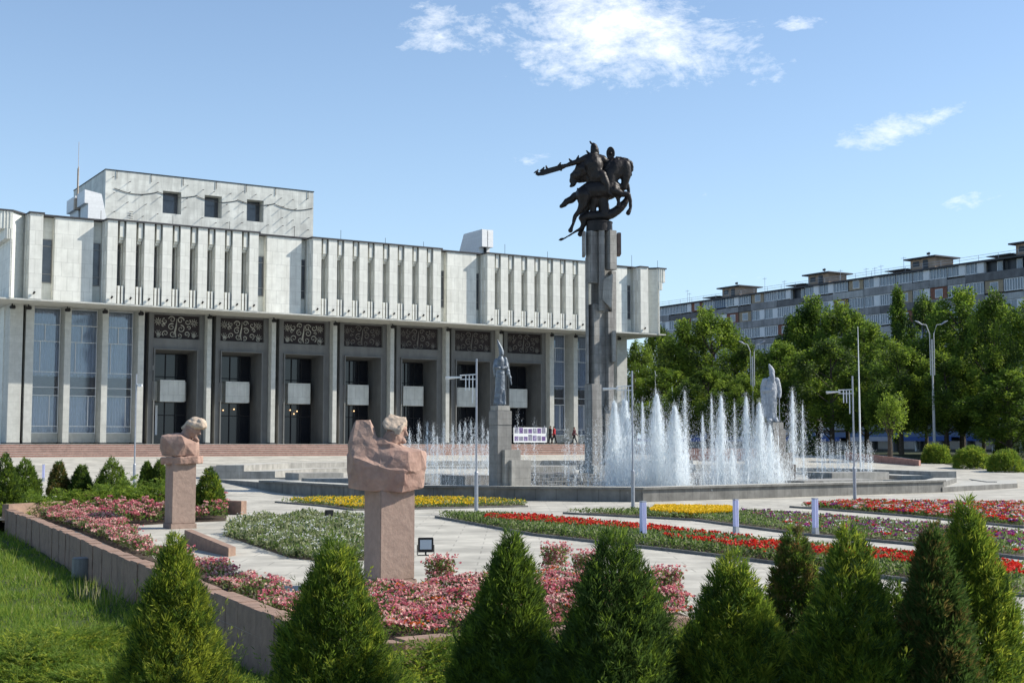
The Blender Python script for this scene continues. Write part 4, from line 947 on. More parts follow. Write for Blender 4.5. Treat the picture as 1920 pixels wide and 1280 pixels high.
# far left garden conifers
for i, (px, ty, by, wp_, D, ms, lab) in enumerate(((8, 850, 930, 50, 47, (th_a, th_c, th_c), 'dark green thuja cut by the left edge of the picture'),
      (46, 858, 922, 52, 50, (jn, th_a, th_c), 'fresh green cone-shaped thuja second from the left edge'),
      (109, 864, 918, 37, 52, (th_d, th_c, th_c), 'narrow reddish-brown conifer beside the small light bollard'),
      (152, 870, 922, 40, 52, (th_c, th_a, th_c), 'sparse dark little spruce between the brown conifer and the broad thuja'),
      (209, 858, 925, 64, 52, (th_a, th_c, th_a), 'broad dark thuja left of the thin lamp pole'),
      (275, 866, 908, 26, 56, (th_c, th_a, th_a), 'small dark conifer directly right of the thin lamp pole'),
      (298, 862, 908, 32, 56, (th_a, th_c, th_c), 'small dark conifer just left of the smaller bust'),
      (392, 876, 940, 52, 46, (th_a, th_b, th_c), 'green cone-shaped thuja right of the smaller bust'))):
    b = at(px, by + 6, D); tp = at(px, ty, D)
    make_conifer('thuja', lab, (b.x, D, b.z - .1), tp.z - b.z + .1, wp_ * D / F / 2 * 1.1, 61 + i, 700, 16, ms, (.08, .16), .024, .7, 'small conifers in the far left bed', .2)
# spreading junipers
def juniper_mesh(seed, rx, ry, h, n, nb, bl, bw):
    r = np.random.default_rng(seed)
    a = r.random(n) * 6.283; q = np.sqrt(r.random(n)); x = np.cos(a) * q * rx; y = np.sin(a) * q * ry
    z = h * (1 - q ** 2.5) * (.75 + .35 * np.sin(x * 3.1 + seed) * np.sin(y * 2.7)) * r.uniform(.55, 1.08, n) + .04
    outd = unit(np.stack([np.cos(a) + r.normal(0, .7, n), np.sin(a) + r.normal(0, .7, n), r.uniform(.1, .7, n)], 1)); ln = r.uniform(.18, .42, n)
    base = np.stack([x, y, z], 1) - outd * ln[:, None] * .6; k = r.random((n, nb)); perp = unit(np.cross(outd, r.normal(size=(n, 3)) * .3 + [0, 0, 1]))
    sg = r.choice([-1, 1], (n, nb)); pos = base[:, None] + outd[:, None] * (ln[:, None] * k)[..., None]
    bd = unit(outd[:, None] + perp[:, None] * (sg * .8)[..., None] + r.normal(0, .25, (n, nb, 3)) + [0, 0, .15]); m_ = n * nb
    T = blades(pos.reshape(-1, 3), bd.reshape(-1, 3), r.uniform(bl[0], bl[1], m_), bw * r.uniform(.7, 1.4, m_), tri=False)
    return T, np.repeat(r.choice(3, n, p=[.5, .3, .2]), nb)
def juniper(label, px, py, z, D, rx, ry, h, n=900, nb=16, bl=(.08, .16), bw=.026, mats=(jn, jn2, th_a), group='spreading junipers in the far left bed', seed=0):
    p = at(px, py, D); T, mi = juniper_mesh(seed or int(px) + 5, rx, ry, h, n, nb, bl, bw)
    o = raw('juniper', T, list(mats), mi); o.location = (p.x, D, z); return tag(o, label, 'juniper', group)
juniper('low light green juniper spreading at the left edge behind the wall corner', 20, 900, -.1, 47.5, 2.6, 1.6, .95)
juniper('low juniper mound behind the pink flowers near the wall corner', 110, 900, -.05, 49, 2.4, 1.4, .95)
juniper('flat juniper between the brown conifer and the lamp pole', 185, 900, -.05, 49, 2.2, 1.3, 1.05)
juniper('tallest spreading juniper mound around the thin lamp pole', 235, 900, .0, 50, 2.0, 1.3, 1.35, seed=77)
juniper('layered juniper just left of the smaller bust', 292, 900, .0, 49, 1.7, 1.2, 1.25)
# bottom left junipers close to the lens
for px, py, D, rx, h, lab in ((800, 1215, 15.4, 1.15, .66, 'low juniper under the near wall, left of the dark centre thuja'), (690, 1215, 15.5, .6, .48, 'low juniper just right of the thuja by the large bust'), (1290, 1200, 16.4, .8, .55, 'low juniper under the end of the near wall'), (1045, 1260, 14.8, .6, .5, 'low juniper between the centre thuja and the widest one'), (425, 1240, 15.2, .6, .42, 'ragged juniper right of the bright yellow-green thuja at the wall foot'), (120, 1180, 19.5, 1.3, .45, 'ragged juniper patch in the lawn at the left'),
                              (60, 1230, 17.5, 1.1, .52, 'ragged low juniper at the bottom left corner'), (215, 1215, 16.5, .9, .40, 'low juniper left of the bright yellow-green thuja'),
                              (745, 1245, 14.0, .55, .38, 'low juniper between the second and third thuja of the row'), (1265, 1200, 15.5, .8, .40, 'low light juniper between the widest thuja and the shorter one'),
                              (1450, 1190, 15.2, .7, .45, 'bright low juniper between the shorter thuja and the tall sunlit one')):
    p = at(px, py, D); juniper(lab, px, py, lawn_z(p.x, D) - .02, D, rx, rx * .9, h, 1100, 24, (.05, .10), .011, (jn, th_b, th_a), 'low junipers at the near edge of the garden')
# lawn grass
def inpoly(x, y, poly):
    c = np.zeros(len(x), bool); n = len(poly)
    for i in range(n):
        x1, y1 = poly[i][:2]; x2, y2 = poly[i - 1][:2]
        if y1 == y2: continue
        c ^= ((y1 > y) != (y2 > y)) & (x < (x2 - x1) * (y - y1) / (y2 - y1) + x1)
    return c
LV = np.vectorize(lawn_z)
lawn_poly = [(-22, 46)] + [(x - .06, y - .12) for x, y in edge] + [(9, 15.2), (16, 9), (16, 8.5), (-12, 8.5)]
def scatter(poly, n, r, bias=None):
    xs_ = [p[0] for p in poly]; ys_ = [p[1] for p in poly]; X = []; Y = []
    tot = 0
    while tot < n:
        x = r.uniform(min(xs_), max(xs_), n * 3); y = r.uniform(min(ys_), max(ys_), n * 3); ok = inpoly(x, y, poly)
        if bias: ok &= r.random(len(x)) < bias(x, y)
        X.append(x[ok]); Y.append(y[ok]); tot += ok.sum()
    return np.concatenate(X)[:n], np.concatenate(Y)[:n]
r_ = np.random.default_rng(5)
gx, gy = scatter(lawn_poly, 150000, r_, lambda x, y: np.clip((14 / y) ** 1.9, 0, 1) * (np.abs(x) < y * .43 + 1))
n = len(gx); tuft = .55 + .9 * (np.sin(gx * 2.3) * np.sin(gy * 1.9 + gx) * .5 + .5)
base = np.stack([gx, gy, LV(gx, gy)], 1); d = unit(np.stack([r_.normal(0, .5, n), r_.normal(0, .5, n), np.full(n, 1.)], 1))
L = r_.uniform(.05, .16, n) * tuft * (1 + .012 * gy); L = np.where(r_.random(n) < .01, L * 2.2, L)
o = raw('grass', blades(base, d, L, (.005 + .00055 * gy) * r_.uniform(.7, 1.4, n)), [gr_a, gr_b, straw], r_.choice(3, n, p=[.66, .32, .02])); tag(o, 'rough green lawn of uneven grass below the stone wall', 'grass', kind='stuff')
# tall reeds against the wall
for k, (px, py, D) in enumerate(((205, 1190 - 70, 22.5), (245, 1130, 20.5))):
    n = 60; b = gnd(px, py, -.45); q = r_.normal(0, .18, (n, 2)); base = np.stack([b.x + q[:, 0] - .2, b.y + q[:, 1] - .6, np.full(n, -.45)], 1)
    o = raw('reed', blades(base, unit(np.stack([r_.normal(0, .22, n), r_.normal(0, .2, n), np.ones(n)], 1)), r_.uniform(.25, .55, n), np.full(n, .016), tri=False), [straw, gr_b], r_.choice(2, n))
    tag(o, 'tuft of pale tall grass stems at the foot of the sloping wall, ' + ('farther one' if k == 0 else 'nearer one'), 'grass tuft')

# ------------------------------------------------------------------ flower beds
def fm(name, col): return mat(name, col, .6, var=.25, scale=9, transl=.25)
f_pink = fm('petal_pink', (.60, .22, .24)); f_pale = fm('petal_pale_pink', (.72, .46, .40)); f_rose = fm('petal_rose', (.52, .12, .17)); f_red = fm('petal_red', (.62, .035, .02)); f_red2 = fm('petal_dark_red', (.36, .012, .02))
f_yel = fm('petal_yellow', (.75, .50, .02)); f_wht = fm('petal_white', (.75, .75, .68)); f_pur = fm('petal_purple', (.22, .045, .24)); f_mag = fm('petal_magenta', (.42, .05, .22)); f_org = fm('petal_orange', (.62, .16, .03))
bd_l = leafmat('bed_leaf', (.12, .185, .035)); bd_d = leafmat('bed_leaf_dark', (.038, .07, .02)); bd_g = leafmat('grey_green_leaf', (.25, .27, .14)); bd_r = leafmat('bronze_leaf', (.12, .06, .045))
def bed(name, label, poly, zf, h, nf, nl, fsize, lsize, petals, pp, leaves, lp, seed, fzone=None, cluster=0, clump=.0, lo_=.72):
    r = np.random.default_rng(seed); P = []; M = []
    x, y = scatter(poly, nl, r); z = zf(x, y); hh = h * (.55 + .45 * np.sin(x * 2.2 + seed) * np.sin(y * 2.9) ) if clump else np.full(nl, h)
    hh = np.maximum(hh, h * .35); k = r.random(nl) ** .6
    b = np.stack([x, y, z + hh * k * .85], 1); d = unit(r.normal(size=(nl, 3)) + [0, 0, .9])
    P.append(blades(b, d, lsize * r.uniform(.6, 1.5, nl), lsize * .5 * r.uniform(.6, 1.3, nl), tri=False)); M.append(len(petals) + r.choice(len(leaves), nl, p=lp))
    n0 = nf
    if cluster:
        cx, cy = scatter(poly, max(1, nf // cluster), r); ii = r.integers(0, len(cx), n0); x = cx[ii] + r.normal(0, .055, n0); y = cy[ii] + r.normal(0, .055, n0); lift = r.random(len(cx))[ii]
    else: x, y = scatter(poly, n0, r); lift = r.random(n0)
    if fzone is not None: ok = fzone(x, y, r); x, y, lift = x[ok], y[ok], lift[ok]
    n0 = len(x); z = zf(x, y); hh = h * (.55 + .45 * np.sin(x * 2.2 + seed) * np.sin(y * 2.9)) if clump else np.full(n0, h); hh = np.maximum(hh, h * .35)
    c = np.stack([x, y, z + hh * (lo_ + (1.05 - lo_) * lift)], 1)
    if lo_ < .5: c[:, :2] += r.normal(0, .03, (n0, 2)) * (1 + 1.5 * lift[:, None])
    colr = r.choice(len(petals), n0, p=pp)
    if cluster: colr = np.where(r.random(n0) < .75, np.array(r.choice(len(petals), max(1, nf // cluster), p=pp))[ii[ok] if fzone is not None else ii], colr)
    for q in range(3):       # three petals per bloom
        d = unit(r.normal(size=(n0, 3)) * [1, 1, .5] + [0, 0, .45]); s_ = fsize * r.uniform(.7, 1.3, n0)
        P.append(blades(c - d * (s_ * .3)[:, None], d, s_, s_ * .85, tri=False)); M.append(colr)
    o = raw(name, np.concatenate(P), list(petals) + list(leaves), np.concatenate(M)); return tag(o, label, 'flowers', kind='stuff')
def zc(v): return lambda x, y: np.full(len(x), v)
def pg(pts, z=0.0): return [gnd(a, b, z).xy[:] for a, b in pts]
garden_z = .12
pl_near = pg([(75, 962), (150, 985), (230, 1018), (320, 1052), (420, 1096), (545, 1150), (600, 1178), (560, 1130), (500, 1100), (440, 1080), (405, 1062), (340, 1045), (290, 1030), (265, 1012), (235, 990), (228, 978), (110, 952)], .2)
bed('rose_bed', 'long bed of small pink roses running along the sloping stone wall', pl_near, zc(.1), .42, 15000, 30000, .046, .075, [f_pink, f_pale, f_rose], [.42, .44, .14], [bd_l, bd_r, bd_g], [.45, .2, .35], 1, cluster=7, clump=1)
pl_back = pg([(110, 955), (250, 948), (425, 948), (425, 968), (320, 972), (228, 978)], .15)
bed('rose_bed', 'far strip of pink roses behind and beside the smaller bust', pl_back, zc(.1), .62, 8000, 14000, .07, .11, [f_pink, f_pale, f_rose], [.5, .35, .15], [bd_l, bd_r, bd_d], [.45, .25, .30], 2, cluster=8, clump=1)
pl_mid = pg([(690, 1112), (800, 1094), (920, 1090), (1080, 1086), (1210, 1100), (1290, 1130), (1290, 1142), (1140, 1156), (1000, 1168), (850, 1178), (700, 1190)], .2)
bed('rose_bed', 'bed of pink and coral roses at the foot of the large bust', pl_mid, zc(.1), .36, 14000, 20000, .042, .062, [f_pink, f_pale, f_rose, f_org], [.42, .36, .15, .07], [bd_l, bd_r, bd_d], [.45, .2, .35], 3, cluster=10, clump=1)
for q_, (px, py, nf) in enumerate(((1040, 1080, 260), (1100, 1090, 200), (1250, 1120, 200), (825, 1095, 200))):
    p = gnd(px, py, .1); pol = [(p.x + .28 * math.cos(a), p.y + .28 * math.sin(a)) for a in np.linspace(0, 6.28, 9)[:-1]]
    o = bed('rose_bush', 'taller pink rose bush ' + ('left of', 'behind', 'right of', 'nearest the pedestal, left of')[q_] + ' the widest foreground thuja', pol, zc(.1), (.62, .55, .5, .5)[q_], nf, 900, .05, .06, [f_pink, f_pale], [.6, .4], [bd_l, bd_r], [.6, .4], 80 + q_, lo_=.3)
    del o['kind']; o['category'] = 'rose bush'
pl_d = pg([(420, 1004), (455, 985), (560, 977), (690, 977), (690, 1050), (600, 1052), (545, 1046), (480, 1024)], .0)
bed('daisy_bed', 'loose grey-green bed of small white daisies left of the large bust', pl_d, zc(0), .50, 3000, 42000, .036, .095, [f_wht], [1], [bd_g, bd_l, bd_d], [.66, .22, .12], 4, cluster=4, clump=1)
pl_y = pg([(525, 942), (600, 947), (662, 955), (985, 948), (985, 944), (860, 938), (600, 938)])
bed('marigold_bed', 'thin bed of yellow marigolds before the fountain wall, left of the lamp', pl_y, zc(0), .2, 4200, 9000, .085, .11, [f_yel], [1], [bd_l, bd_g], [.6, .4], 5, fzone=lambda x, y, r: r.random(len(x)) < np.clip((x + 10.2) / 2, .0, 1) * np.clip((1.2 - x) / 5, .15, 1))
def zone_red(pts_dots):
    return None
pl_r = [g_ for g_ in pg([(820, 971), (940, 973), (1190, 998), (1440, 1028), (1660, 1049), (1920, 1080), (1920, 1116), (1640, 1080), (1330, 1040), (1000, 1003)])]
def zr(x, y, r):       # red salvias in the far half of the wedge, green underplanting in front
    lo = [gnd(900, 984), gnd(1190, 1014), gnd(1440, 1056), gnd(1660, 1072), gnd(1920, 1108)]
    xl = np.interp(y, [p.y for p in lo][::-1], [p.x for p in lo][::-1]); return (x > xl + .15) & (y < 44) & (np.sin(x * 1.1 + y * .9) > -.7) & (r.random(len(x)) < .55 + .45 * np.sin(x * 4.1) * np.sin(y * 3.3))
bed('salvia_bed', 'long wedge bed of scarlet salvias and green leaves nearest the bollards', pl_r, zc(0), .30, 13000, 34000, .075, .085, [f_red, f_red2], [.85, .15], [bd_l, bd_g, bd_d], [.5, .25, .25], 6, fzone=zr, cluster=3)
pl_m = pg([(1060, 962), (1230, 958), (1440, 963), (1920, 1004), (1920, 1044), (1700, 1018), (1500, 999), (1300, 973)])
bed('petunia_bed', 'wedge bed of purple petunias and greenery between the two paved paths', pl_m, zc(0), .18, 2600, 24000, .075, .085, [f_pur, f_mag, f_wht, f_red], [.45, .3, .15, .1], [bd_l, bd_g, bd_d], [.5, .3, .2], 7, fzone=lambda x, y, r: (x > 8.5), cluster=4)
bed('marigold_bed', 'patch of yellow marigolds between the first and second light bollard', pg([(1218, 966), (1230, 956), (1370, 958), (1385, 968), (1300, 972)]), zc(0), .23, 5200, 1500, .07, .07, [f_yel], [1], [bd_l], [1], 8)
pl_t = pg([(1500, 950), (1600, 944), (1920, 948), (1920, 987), (1700, 967)])
bed('begonia_bed', 'farthest right bed of mixed red, white and purple flowers', pl_t, zc(0), .2, 12000, 18000, .09, .10, [f_red, f_wht, f_pur, f_pale], [.55, .16, .14, .15], [bd_l, bd_d], [.6, .4], 9, cluster=12)
# low kerb strips round the beds
def strip(pts, label, h=.07, w=.08, m=ledge_side):
    g = MB()
    for a, b in zip(pts[:-1], pts[1:]):
        a, b = Vector(a), Vector(b); d = (b - a).normalized(); n_ = Vector((-d.y, d.x)) * w
        g.prism([tuple(a), tuple(b + d * .01), tuple(b + n_), tuple(a + n_)], -.02, h)
    return tag(g.build('bed_kerb', m), label, 'kerb', 'low kerbs round the flower beds')
strip(pg([(815, 970), (1000, 1004), (1330, 1042), (1640, 1082), (1920, 1119)]), 'long low kerb along the near side of the scarlet salvia bed')
strip(pg([(1055, 963), (1300, 976), (1500, 1003), (1700, 1021), (1920, 1049)]), 'low kerb along the near side of the petunia bed')
strip(pg([(1480, 951), (1700, 968), (1920, 990)]), 'low kerb along the near side of the farthest mixed bed')
strip(pg([(515, 942), (600, 949), (662, 957), (990, 950)]), 'low kerb along the near side of the thin marigold bed')
# soil under beds
for nm, pol in (('rose', pl_near), ('roseback', pl_back), ('rosemid', pl_mid), ('daisy', pl_d), ('yellow', pl_y), ('red', pl_r), ('mid', pl_m), ('top', pl_t)):
    sheet('bed_soil', [[(x, y, .006) for x, y in pol]], soil)
# garden walls of rough pink slabs
def slab_wall(name, label, pts, ztop, zbot, w, m, seed=1, step=.62):
    random.seed(seed); g = MB(); L = 0
    for a, b in zip(pts[:-1], pts[1:]):
        a, b = Vector(a[:2]), Vector(b[:2]); dd = (b - a); n = max(1, round(dd.length / step)); d = dd.normalized(); nn = Vector((-d.y, d.x))
        if nn.dot(Vector((.3, 1))) < 0: nn = -nn
        for i in range(n):
            p = a + dd * i / n; q = a + dd * (i + 1) / n - d * .006; j = random.uniform(-.012, .012); zt = ztop + random.uniform(-.02, .02)
            pp = [p + nn * j, q + nn * j, q + nn * (w + j), p + nn * (w + j)]
            g.prism([tuple(v) for v in pp], zbot, zt)
    return tag(g.build(name, m, bevel=.008), label, 'wall')
pk = mat('wall_slab_stone', (.31, .205, .15), .85, var=.22, scale=5, bump=.5, stain=.5, dark=(.19, .135, .11))
slab_wall('garden_wall', 'long sloping retaining wall of rough pinkish slabs between lawn and roses', [tuple(p.xy) for p in w1], .35, -.62, .30, pk, 1)
slab_wall('garden_wall', 'near wall of pinkish slabs behind the foreground thujas', [tuple(p.xy) for p in w2], .28, -.5, .28, pk, 2)
slab_wall('garden_wall', 'far low wall of pink blocks behind the roses and smaller bust', [(-17.4, 45.6)] + pg([(250, 957), (398, 963), (452, 965)]), .52, -.1, .3, pk, 3, 1.5)
g = MB(); a, b = gnd(345, 1024, 0), gnd(428, 1043, 0); g.prism([(a.x, a.y), (b.x, b.y), (b.x + .1, b.y + .35), (a.x + .1, a.y + .35)], -.02, lambda x, y: .42 if x < (a.x + b.x) / 2 else .20)
tag(g.build('stone_wedge', pk, bevel=.01), 'sloping pinkish stone wedge by the roses left of the daisy bed', 'stone block')
g = MB(); g.tube([(0, 0, -.5), (0, 0, .0), (0, 0, .02)], [.26, .25, .23], 28); p = at(156, 1078, 30.2)
tag(g.build('stone_drum', grey_gran, loc=(p.x, p.y, 0)), 'short round grey stone drum standing in the shade of the sloping wall', 'stone drum')

# ------------------------------------------------------------------ trees
def tree_mesh(seed, H, Rc, zc0, ncl, nlf, ls, spire=0.):
    r = np.random.default_rng(seed); P = []; M = []
    k = 0; cs = []
    while len(cs) < ncl:
        f = r.random(); a = r.random() * 6.283; zz = zc0 + (H - zc0) * f
        prof = (math.sin(math.pi * min(1, .12 + .88 * f) ** .8) ** .7) if not spire else (1 - f) ** .8 * min(1, .3 + f * 4)
        rr = Rc * prof * (1 + .2 * math.sin(3 * a + seed + f * 5)) * math.sqrt(r.uniform(.25, 1.0))
        cs.append((rr * math.cos(a), rr * math.sin(a), zz, r.uniform(.55, 1.15) * (1 - .35 * f)))
    for x, y, z, s in cs:
        n = int(nlf * s * s); u_ = unit(r.normal(size=(n, 3))) * (r.random(n) ** .45)[:, None]
        el_ = np.array([1.0, 1.0, 1.25]) * s * .95; up = np.array([x, y, 0]) / (math.hypot(x, y) + .1) * .5 + np.array([0, 0, 1.0])
        p = u_ * el_ + np.outer(u_[:, 2] * s * .5, up) + [x, y, z]
        d = unit(r.normal(size=(n, 3)) + np.array([x, y, 0]) / (Rc + .1) * .7 + [0, 0, .25])
        P.append(blades(p, d, ls * r.uniform(.6, 1.4, n), ls * .62 * r.uniform(.6, 1.3, n), tri=False)); M.append(np.where(r.random(n) < .22, r.integers(0, 3, n), r.choice(3, p=[.5, .3, .2])))
    return np.concatenate(P), np.concatenate(M), cs
def tree_proto(seed, H, Rc, zc0, ncl, nlf, ls, spire=0., mats=(tr_a, tr_b, tr_c)):
    t = thing('tree', 'tree', 'tree', (0, 0, -100)); Q, M, cs = tree_mesh(seed, H, Rc, zc0, ncl, nlf, ls, spire)
    raw('crown', Q, list(mats), M, t)
    g = MB(); g.tube([(0, 0, -.3), (.05, 0, H * .25), (0, .1, H * .55), (0, 0, H * .9)], [.26, .2, .13, .03], 8); random.seed(seed)
    for x, y, z, s in random.sample(cs, min(16, len(cs))): z0 = max(1.8, z - 1.2 - random.random() * 2); g.tube([(0, 0, z0), (x * .5, y * .5, (z + z0) / 2 - .1), (x, y, z)], [.09, .06, .02], 5)
    g.build('trunk', bark, t); return t
protos = [tree_proto(1, 15, 4.3, 4.0, 120, 430, .25), tree_proto(2, 15, 3.9, 3.8, 120, 430, .25), tree_proto(3, 15, 4.6, 4.2, 125, 430, .25, mats=(tr_c, tr_a, tr_b)), tree_proto(4, 15, 2.5, 2.6, 95, 360, .25, 1.0)]
TREES = [  # px, ytop, D, width px, proto, label
    (1192, 640, 158, 95, 0, 'light green tree showing under the hall\'s right overhang'), (1235, 615, 165, 100, 2, 'tree just right of the hall\'s end with apartments above it'),
    (1290, 600, 150, 110, 1, 'round tree left of the high leafy one, above the left plumes'), (1335, 576, 146, 150, 0, 'high dense tree whose top hides the left third of the apartments'), (1408, 648, 140, 110, 2, 'lower tree around the smaller double lamp, where the apartments show above'),
    (1465, 640, 132, 120, 1, 'mid green tree right behind the bearded statue'), (1505, 580, 150, 110, 2, 'pointed tree behind, left of the middle of the tree row'), (1535, 556, 150, 120, 1, 'tall loose-topped tree at the middle of the tree row'), (1590, 565, 146, 120, 0, 'tall tree left of the long flagpole, thin at the top'),
    (1560, 640, 126, 150, 2, 'broad lower tree between the statue and the flagpole'), (1625, 600, 135, 120, 1, 'tree directly behind the long flagpole'), (1688, 540, 150, 66, 3, 'narrow spire-shaped tree rising between two lower crowns'),
    (1738, 556, 142, 100, 2, 'pointed tree behind the large double street lamp'), (1690, 640, 118, 130, 0, 'broad bright tree left of the large double street lamp'), (1805, 540, 124, 150, 1, 'high dark tree right of the large double street lamp'),
    (1870, 550, 119, 120, 2, 'dark leafy tree second from the right edge'), (1930, 560, 114, 120, 0, 'tall tree cut by the right edge of the picture'), (1845, 575, 128, 60, 3, 'slim pointed tree between the two dark right-hand trees'),
    (1775, 660, 116, 130, 0, 'lower spreading tree above the round clipped bushes'), (1892, 690, 111, 140, 1, 'nearest spreading tree above the bushes at the right'), (1250, 690, 140, 120, 1, 'low dark tree behind the tall water plumes'), (1330, 690, 132, 120, 2, 'low tree left of the bearded statue behind the jets'),
    (1400, 700, 126, 110, 0, 'low tree immediately left of the bearded statue')]
for i, (px, ty, D, wp_, pi_, lab) in enumerate(TREES):
    b = at(px, 832, D); zt = at(px, ty, D).z; bz = gz(b.x, D); sc = (zt - bz) / 15.0 * .97; sw = wp_ * D / F / 2 / {0: 4.3, 1: 3.9, 2: 4.6, 3: 2.5}[pi_] * 1.3
    t = dup(protos[pi_], (b.x, D, bz), 1.3 * i, lab, (sw, sw, sc)); t['group'] = 'street trees between plaza and apartments'
for p_ in protos:
    for c in list(p_.children): bpy.data.objects.remove(c)
    bpy.data.objects.remove(p_)
# young tree with bright crown
t = tree_proto(9, 4.9, 1.25, 3.5, 14, 300, .2, mats=(tr_b, tr_b, tr_a)); b = at(1668, 832, 108); t.location = (b.x, 108, 1.15); t['label'] = 'small young tree with bright green crown in front of the dark street trees'; t.name = 'young_tree'
# clipped round shrubs
def shrub(px, py, D, wm, hm, label, seed, mats=(th_a, jn, th_b), n=900):
    r = np.random.default_rng(seed); b = gpt(px, py); b = at(px, 832, D); z0 = gz(b.x, D) - .05
    u_ = unit(r.normal(size=(n, 3))); u_[:, 2] = np.abs(u_[:, 2]); rad = (1 + .10 * np.sin(u_[:, 0] * 5 + seed) * np.sin(u_[:, 1] * 4 + 2 * u_[:, 2] * 3)) * r.uniform(.75, 1.03, n)
    c = u_ * rad[:, None] * [wm / 2, wm / 2, hm]; nb = 16
    pos = (c[:, None] + r.normal(0, .06, (n, nb, 3))).reshape(-1, 3); d = unit(np.repeat(u_, nb, 0) + r.normal(0, .6, (n * nb, 3)) + [0, 0, .4])
    o = raw('round_shrub', blades(pos, d, r.uniform(.08, .2, n * nb), np.full(n * nb, .045), tri=False), list(mats), np.repeat(r.choice(3, n, p=[.5, .3, .2]), nb)); o.location = (b.x, D, z0)
    return tag(o, label, 'shrub', 'round clipped shrubs at the right edge of the plaza')
shrub(1756, 868, 105, 2.2, 1.5, 'leftmost round clipped shrub, beside the pink ramp wall', 1)
shrub(1822, 876, 98, 2.7, 1.6, 'middle and widest of the three round clipped shrubs', 2)
shrub(1884, 880, 94, 2.4, 1.5, 'rightmost round clipped shrub by the small white bollard', 3)
shrub(1915, 858, 116, 5.0, 2.6, 'large dark shrub behind the clipped ones at the right edge', 4, (tr_c, tr_a, tr_c), 1200)
shrub(1505, 845, 118, 3.2, 2.4, 'dark bush behind the far jets left of the flagpole', 5, (tr_c, tr_a, tr_c), 600)

# ================================================================== APARTMENT BLOCK  (local x along the front away from the lens, y into the block)
AV = Vector((-.526, .851, 0)).normalized(); A0 = Vector((66.5, 170.6, 0)) - AV * 16
apt = thing('apartment_block', 'long nine storey grey apartment block with patched glazed balconies behind the street trees', 'apartment block', (A0.x, A0.y, 0), math.atan2(AV.y, AV.x))
# local +y must point away from the plaza
SY = -1.0
def AB(g, x0, x1, d0, d1, z0, z1, mi=0): a, b = sorted((d0 * SY, d1 * SY)); g.box(x0, x1, a, b, z0, z1, mi)
AL = 92.2; FH = 2.82; Z0 = 1.5
ap_wall = mat('apartment_wall', (.25, .245, .24), .9, var=.2, scale=.6, stain=.6); ap_par2 = mat('balcony_parapet_dark', (.15, .15, .155), .9, var=.3, scale=.7, stain=.5); ap_par3 = mat('balcony_parapet_pale', (.42, .43, .43), .9, var=.2, scale=.7, stain=.6); ap_par = mat('balcony_parapet', (.30, .30, .305), .9, var=.35, scale=.5, stain=.8)
brick_m = mat('beige_brick', (.40, .30, .225), .9, var=.2, scale=1, tile=(.5, .25, .25, True)); rust = mat('rusty_panel', (.22, .10, .07), .8, var=.3); sand = mat('sand_panel', (.33, .27, .19), .8, var=.2)
w_white = mat('window_white_frame', (.66, .68, .70), .6); w_gl = mat('balcony_glass', (.10, .12, .15), .1, var=.6, scale=.35, col2=(.22, .26, .31), spec=.7); w_dk = mat('balcony_dark', (.03, .035, .045), .3); w_bl = mat('balcony_blue_frame', (.10, .15, .25), .5)
g = MB(); AB(g, 0, AL, .9, 12, Z0, 27.0); g.build('wall', ap_wall, apt)
g = MB(); AB(g, -.3, AL + .3, -.35, 12.3, 27.003, 27.25); g.build('roof', roof_m, apt)
g = MB()
for k in range(30): x = k * AL / 29.0; g.tube([(x, -.1 * SY, 27.25), (x, -.1 * SY, 28.0)], .03, 5)
for z in (27.65, 28.0): g.tube([(0, -.1 * SY, z), (AL, -.1 * SY, z)], .025, 5)
g.build('roof_railing', steel, apt)
for f in range(9):
    g = MB(); zb = Z0 + 3.3 + (f - 1) * FH if f else Z0
    if f:
        AB(g, 0, AL, .003, .897, zb, zb + .18)
        random.seed(f + 40); xx_ = 0
        while xx_ < AL:
            w__ = random.choice([3.073, 6.147, 9.22]); AB(g, xx_, min(AL, xx_ + w__) - .03, -.05 - random.random() * .12, .0, zb - .1, zb + 1.02 - random.choice([0, 0, .12, .25]), random.choice([0, 0, 0, 1, 1, 2])); xx_ += w__
        g.build('balcony_parapet', [ap_par, ap_par2, ap_par3], apt)
random.seed(17); NB = 30; BW = AL / NB; stuffq = MB(); kinds = {}
protoW = {}
def win_local(kind, seedv):
    random.seed(seedv); g = MB(); z0, z1 = 1.03, 2.68
    fr = {0: 0, 1: 0, 2: 2, 3: 0, 4: 3, 5: 4, 6: 0, 7: 0}[kind]
    # materials: 0 white frame 1 glass 2 rusty 3 sand 4 blue 5 dark
    if kind == 5: AB(g, .08, BW - .08, .12, .16, z0, z1, 1)
    elif kind == 6: AB(g, .08, BW - .08, .75, .8, .2, z1 + .1, 5); AB(g, .6, 1.5, .70, .74, 1.0, 2.4, 0); AB(g, .7, 1.4, .66, .695, 1.1, 2.3, 1)
    elif kind in (2, 4): AB(g, .05, BW - .05, .06, .12, z0, z1, fr); AB(g, .9, 2.2, .03, .055, z0 + .2, z1 - .25, 0); AB(g, 1.0, 2.1, .0, .028, z0 + .3, z1 - .33, 1)
    else: AB(g, .08, BW - .08, .12, .16, z0, z1, 1)
    if kind in (0, 1, 3, 5, 7):
        n = {0: 5, 1: 3, 3: 7, 5: 6, 7: 4}[kind]
        for i in range(n + 1): x = .06 + (BW - .16) * i / n; AB(g, x, x + (.07 if kind != 3 else .1), .04, .118, z0, z1, fr)
        AB(g, .06, BW - .03, .03, .039, z1 - .1, z1, fr); AB(g, .06, BW - .03, .03, .039, z0, z0 + .1, fr)
        if kind in (1, 7): AB(g, .1, BW * .36, .0, .029, z0 + .1, z1 - .1, 0)
    AB(g, .0, .06, -.02, .5, .9, 2.75, 0 if kind % 2 else 5)
    return g
WM = [w_white, w_gl, rust, sand, w_bl, w_dk]
